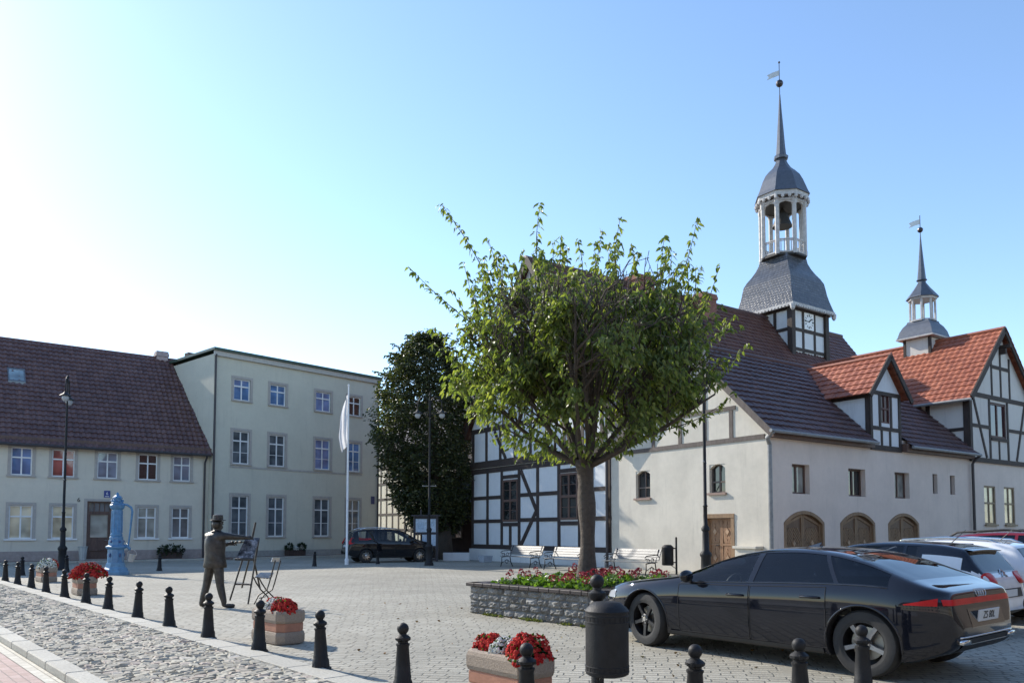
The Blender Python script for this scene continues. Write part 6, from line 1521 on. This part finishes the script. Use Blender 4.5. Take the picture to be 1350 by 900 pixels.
# chair
ch=thing('folding_chair','dark bronze folding café chair with crossed curved legs behind the easel','chair',SP)
mb=MB(); 
for off,dy in ((0,0.),(1,.38)):
    ox=4 if off else -3
    mb.tube([pxp(332+ox+6,796-off*3,dy+.05),pxp(340+ox+4,784,dy+.1),pxp(352+ox+3,777,dy+.2),pxp(358+ox,768,dy+.22),pxp(361+ox,757,dy+.2),pxp(366+ox,738,dy+.2)],.014,7)
    mb.tube([pxp(359+ox,795-off*4,dy+.2),pxp(356+ox,786,dy+.18),pxp(347+ox,777,dy+.1),pxp(341+ox,768,dy+.02),pxp(335+ox+2,760,dy)],.014,7)
mb.tube([pxp(342,788,.05),pxp(350,786,.45)],.01,6); mb.build('frame',M_brz,ch,True,50)
mb=MB()
for k in range(6):
    f=k/6; a=pxp(336+f*22,760+f*2,0.02+.18*f); b=pxp(343+f*18,754+f*0,.42+.12*f); d=(pxp(336+22/6*.8,760,.05)-pxp(336,760,.02)); mb.add([a,a+d,b+d,b]+[q-V3((0,0,.018)) for q in (a,a+d,b+d,b)],[(0,1,2,3),(4,5,6,7),(0,1,5,4),(1,2,6,5),(2,3,7,6),(3,0,4,7)])
mb.build('seat',M_brz2,ch)
mb=MB(); a,b,c,d=pxp(357,740,.2),pxp(367,740,.5),pxp(369,734.5,.52),pxp(359,734.5,.22); mb.add([a,b,c,d]+[q+V3((.015,-.015,0)) for q in (a,b,c,d)],[(0,1,2,3),(4,5,6,7),(0,1,5,4),(1,2,6,5),(2,3,7,6),(3,0,4,7)]); mb.build('backrest',plain('pale_bronze',(.42,.41,.40),.3,.5),ch)
# ------------------------------------------------------------------ the houses on the other two sides of the square (behind and to the right of the camera)
def row_house(x,y,rz,w,h,dep,rh,col,label,nb,tile):
    t=thing('town_house',label,'house',(x,y,0),rz)
    zs=[(1.0,2.5),(3.9,5.4)]+([(6.6,8.0)] if h>8 else [])
    ops=[]
    for i in range(nb):
        c=w*(i+.5)/nb
        for z0,z1 in zs: ops.append((c-.5,c+.5,z0,z1))
    mb=MB(FE); wall(mb,0,w,0,h,ops,.15); mb.fr=None
    mb.quad((0,0,0),(0,dep,0),(0,dep,h),(0,0,h)); mb.quad((w,0,0),(w,dep,0),(w,dep,h),(w,0,h)); mb.quad((0,dep,0),(w,dep,0),(w,dep,h),(0,dep,h))
    for X in (0.01,w-.01): mb.add([(X,0,h),(X,dep,h),(X,dep/2,h+rh)],[(0,1,2)])
    mb.build('wall',plaster('plaster_%d'%int(x*7+y),col),t)
    sl=math.atan2(rh,dep/2); mb=MB()
    tiles(mb,(-.1,-.4,h-.4*rh/(dep/2)),(1,0,0),(0,math.cos(sl),math.sin(sl)),w+.2,(dep/2+.4)/math.cos(sl),.3,.7); tiles(mb,(w+.1,dep+.4,h-.4*rh/(dep/2)),(-1,0,0),(0,-math.cos(sl),math.sin(sl)),w+.2,(dep/2+.4)/math.cos(sl),.3,.7)
    mb.build('roof',tile,t)
    for (a,b,z0,z1) in ops: window(t,FE,a,b,z0,z1,.12,.06,1,(.64,),M_white,G_dark,.1,SUR1)
for (x,y,rz,w,h,col,l,nb,tl) in ((34,-14,180,15,8.6,(.66,.56,.38),'ochre three-storey house behind the viewer, at the right corner',6,RT1),(18.8,-14.4,180,17,6.4,(.72,.68,.58),'ivory two-storey house directly behind the viewer',7,RT1),(1.6,-14,180,16,8.8,(.66,.50,.42),'rose three-storey house behind the viewer, left of the ivory one',6,RT1),(-14.6,-14.2,180,18,6.3,(.70,.66,.50),'pale yellow long house behind the viewer at far left',7,RT1),(38,-9,90,16,8.4,(.085,.072,.06),'dark brick house on the right side of the square',6,RT1),(38.3,7.3,90,17,6.5,(.12,.10,.085),'grey-brown house on the right side of the square',7,RT1)):
    row_house(x,y,R(rz),w,h,9,4.2,col,l,nb,tl)
# a few fallen leaves
fl=MB(); rf_=random.Random(5)
for i in range(150):
    x,y=rf_.uniform(-3,9),rf_.uniform(6.2,17)
    p=V3((x,y,.012)); a=rf_.uniform(0,6.28); leaf_quad(fl,p,(math.cos(a),math.sin(a),rf_.uniform(0,.35)),rf_.uniform(.04,.075),rf_.uniform(.025,.04))
tag(fl.build('fallen_leaves',islandmat('dry_leaf',[(0,(.20,.10,.03)),(.6,(.30,.17,.05)),(1,(.16,.15,.05))],.8,.001)),'scattered dry leaves on the paving around the car and raised bed','leaves',kind='stuff')
# ------------------------------------------------------------------ world, sun, camera
SUN_AZ=R(-51.5); SUN_EL=R(31)
w=bpy.data.worlds.new('World'); scene.world=w; w.use_nodes=True; nt=w.node_tree
bg=nt.nodes['Background']; sky=N(nt,'ShaderNodeTexSky',sky_type='NISHITA'); sky.sun_disc=False
sky.sun_elevation=SUN_EL; sky.sun_rotation=SUN_AZ; sky.air_density=1.0; sky.dust_density=.22; sky.ozone_density=2.9; sky.altitude=0
lk(nt,sky.outputs[0],bg.inputs[0]); bg.inputs[1].default_value=.145
sd=bpy.data.lights.new('Sun','SUN'); sd.energy=3.3; sd.angle=R(.53); sd.color=(1,.93,.82)
so=bpy.data.objects.new('Sun',sd); COL.objects.link(so)
dv=V3((math.sin(SUN_AZ)*math.cos(SUN_EL),math.cos(SUN_AZ)*math.cos(SUN_EL),math.sin(SUN_EL)))
so.rotation_euler=(-dv).to_track_quat('-Z','Y').to_euler(); so.location=(-30,30,40)
cd=bpy.data.cameras.new('Camera'); cam=bpy.data.objects.new('Camera',cd); COL.objects.link(cam); scene.camera=cam
cd.sensor_fit='HORIZONTAL'; cd.sensor_width=36; cd.lens=36*FP/1350; cd.shift_y=SY*FP/1350; cd.clip_end=6000; cd.clip_start=.05
cam.location=(0,0,CH); cam.rotation_euler=(R(90)+TH,0,0)
scene.view_settings.view_transform='Standard'; scene.view_settings.look='None'; scene.view_settings.gamma=1; scene.view_settings.exposure=1.0
try: scene.cycles.max_bounces=8; scene.cycles.transparent_max_bounces=16; scene.cycles.use_denoising=True
except Exception: pass
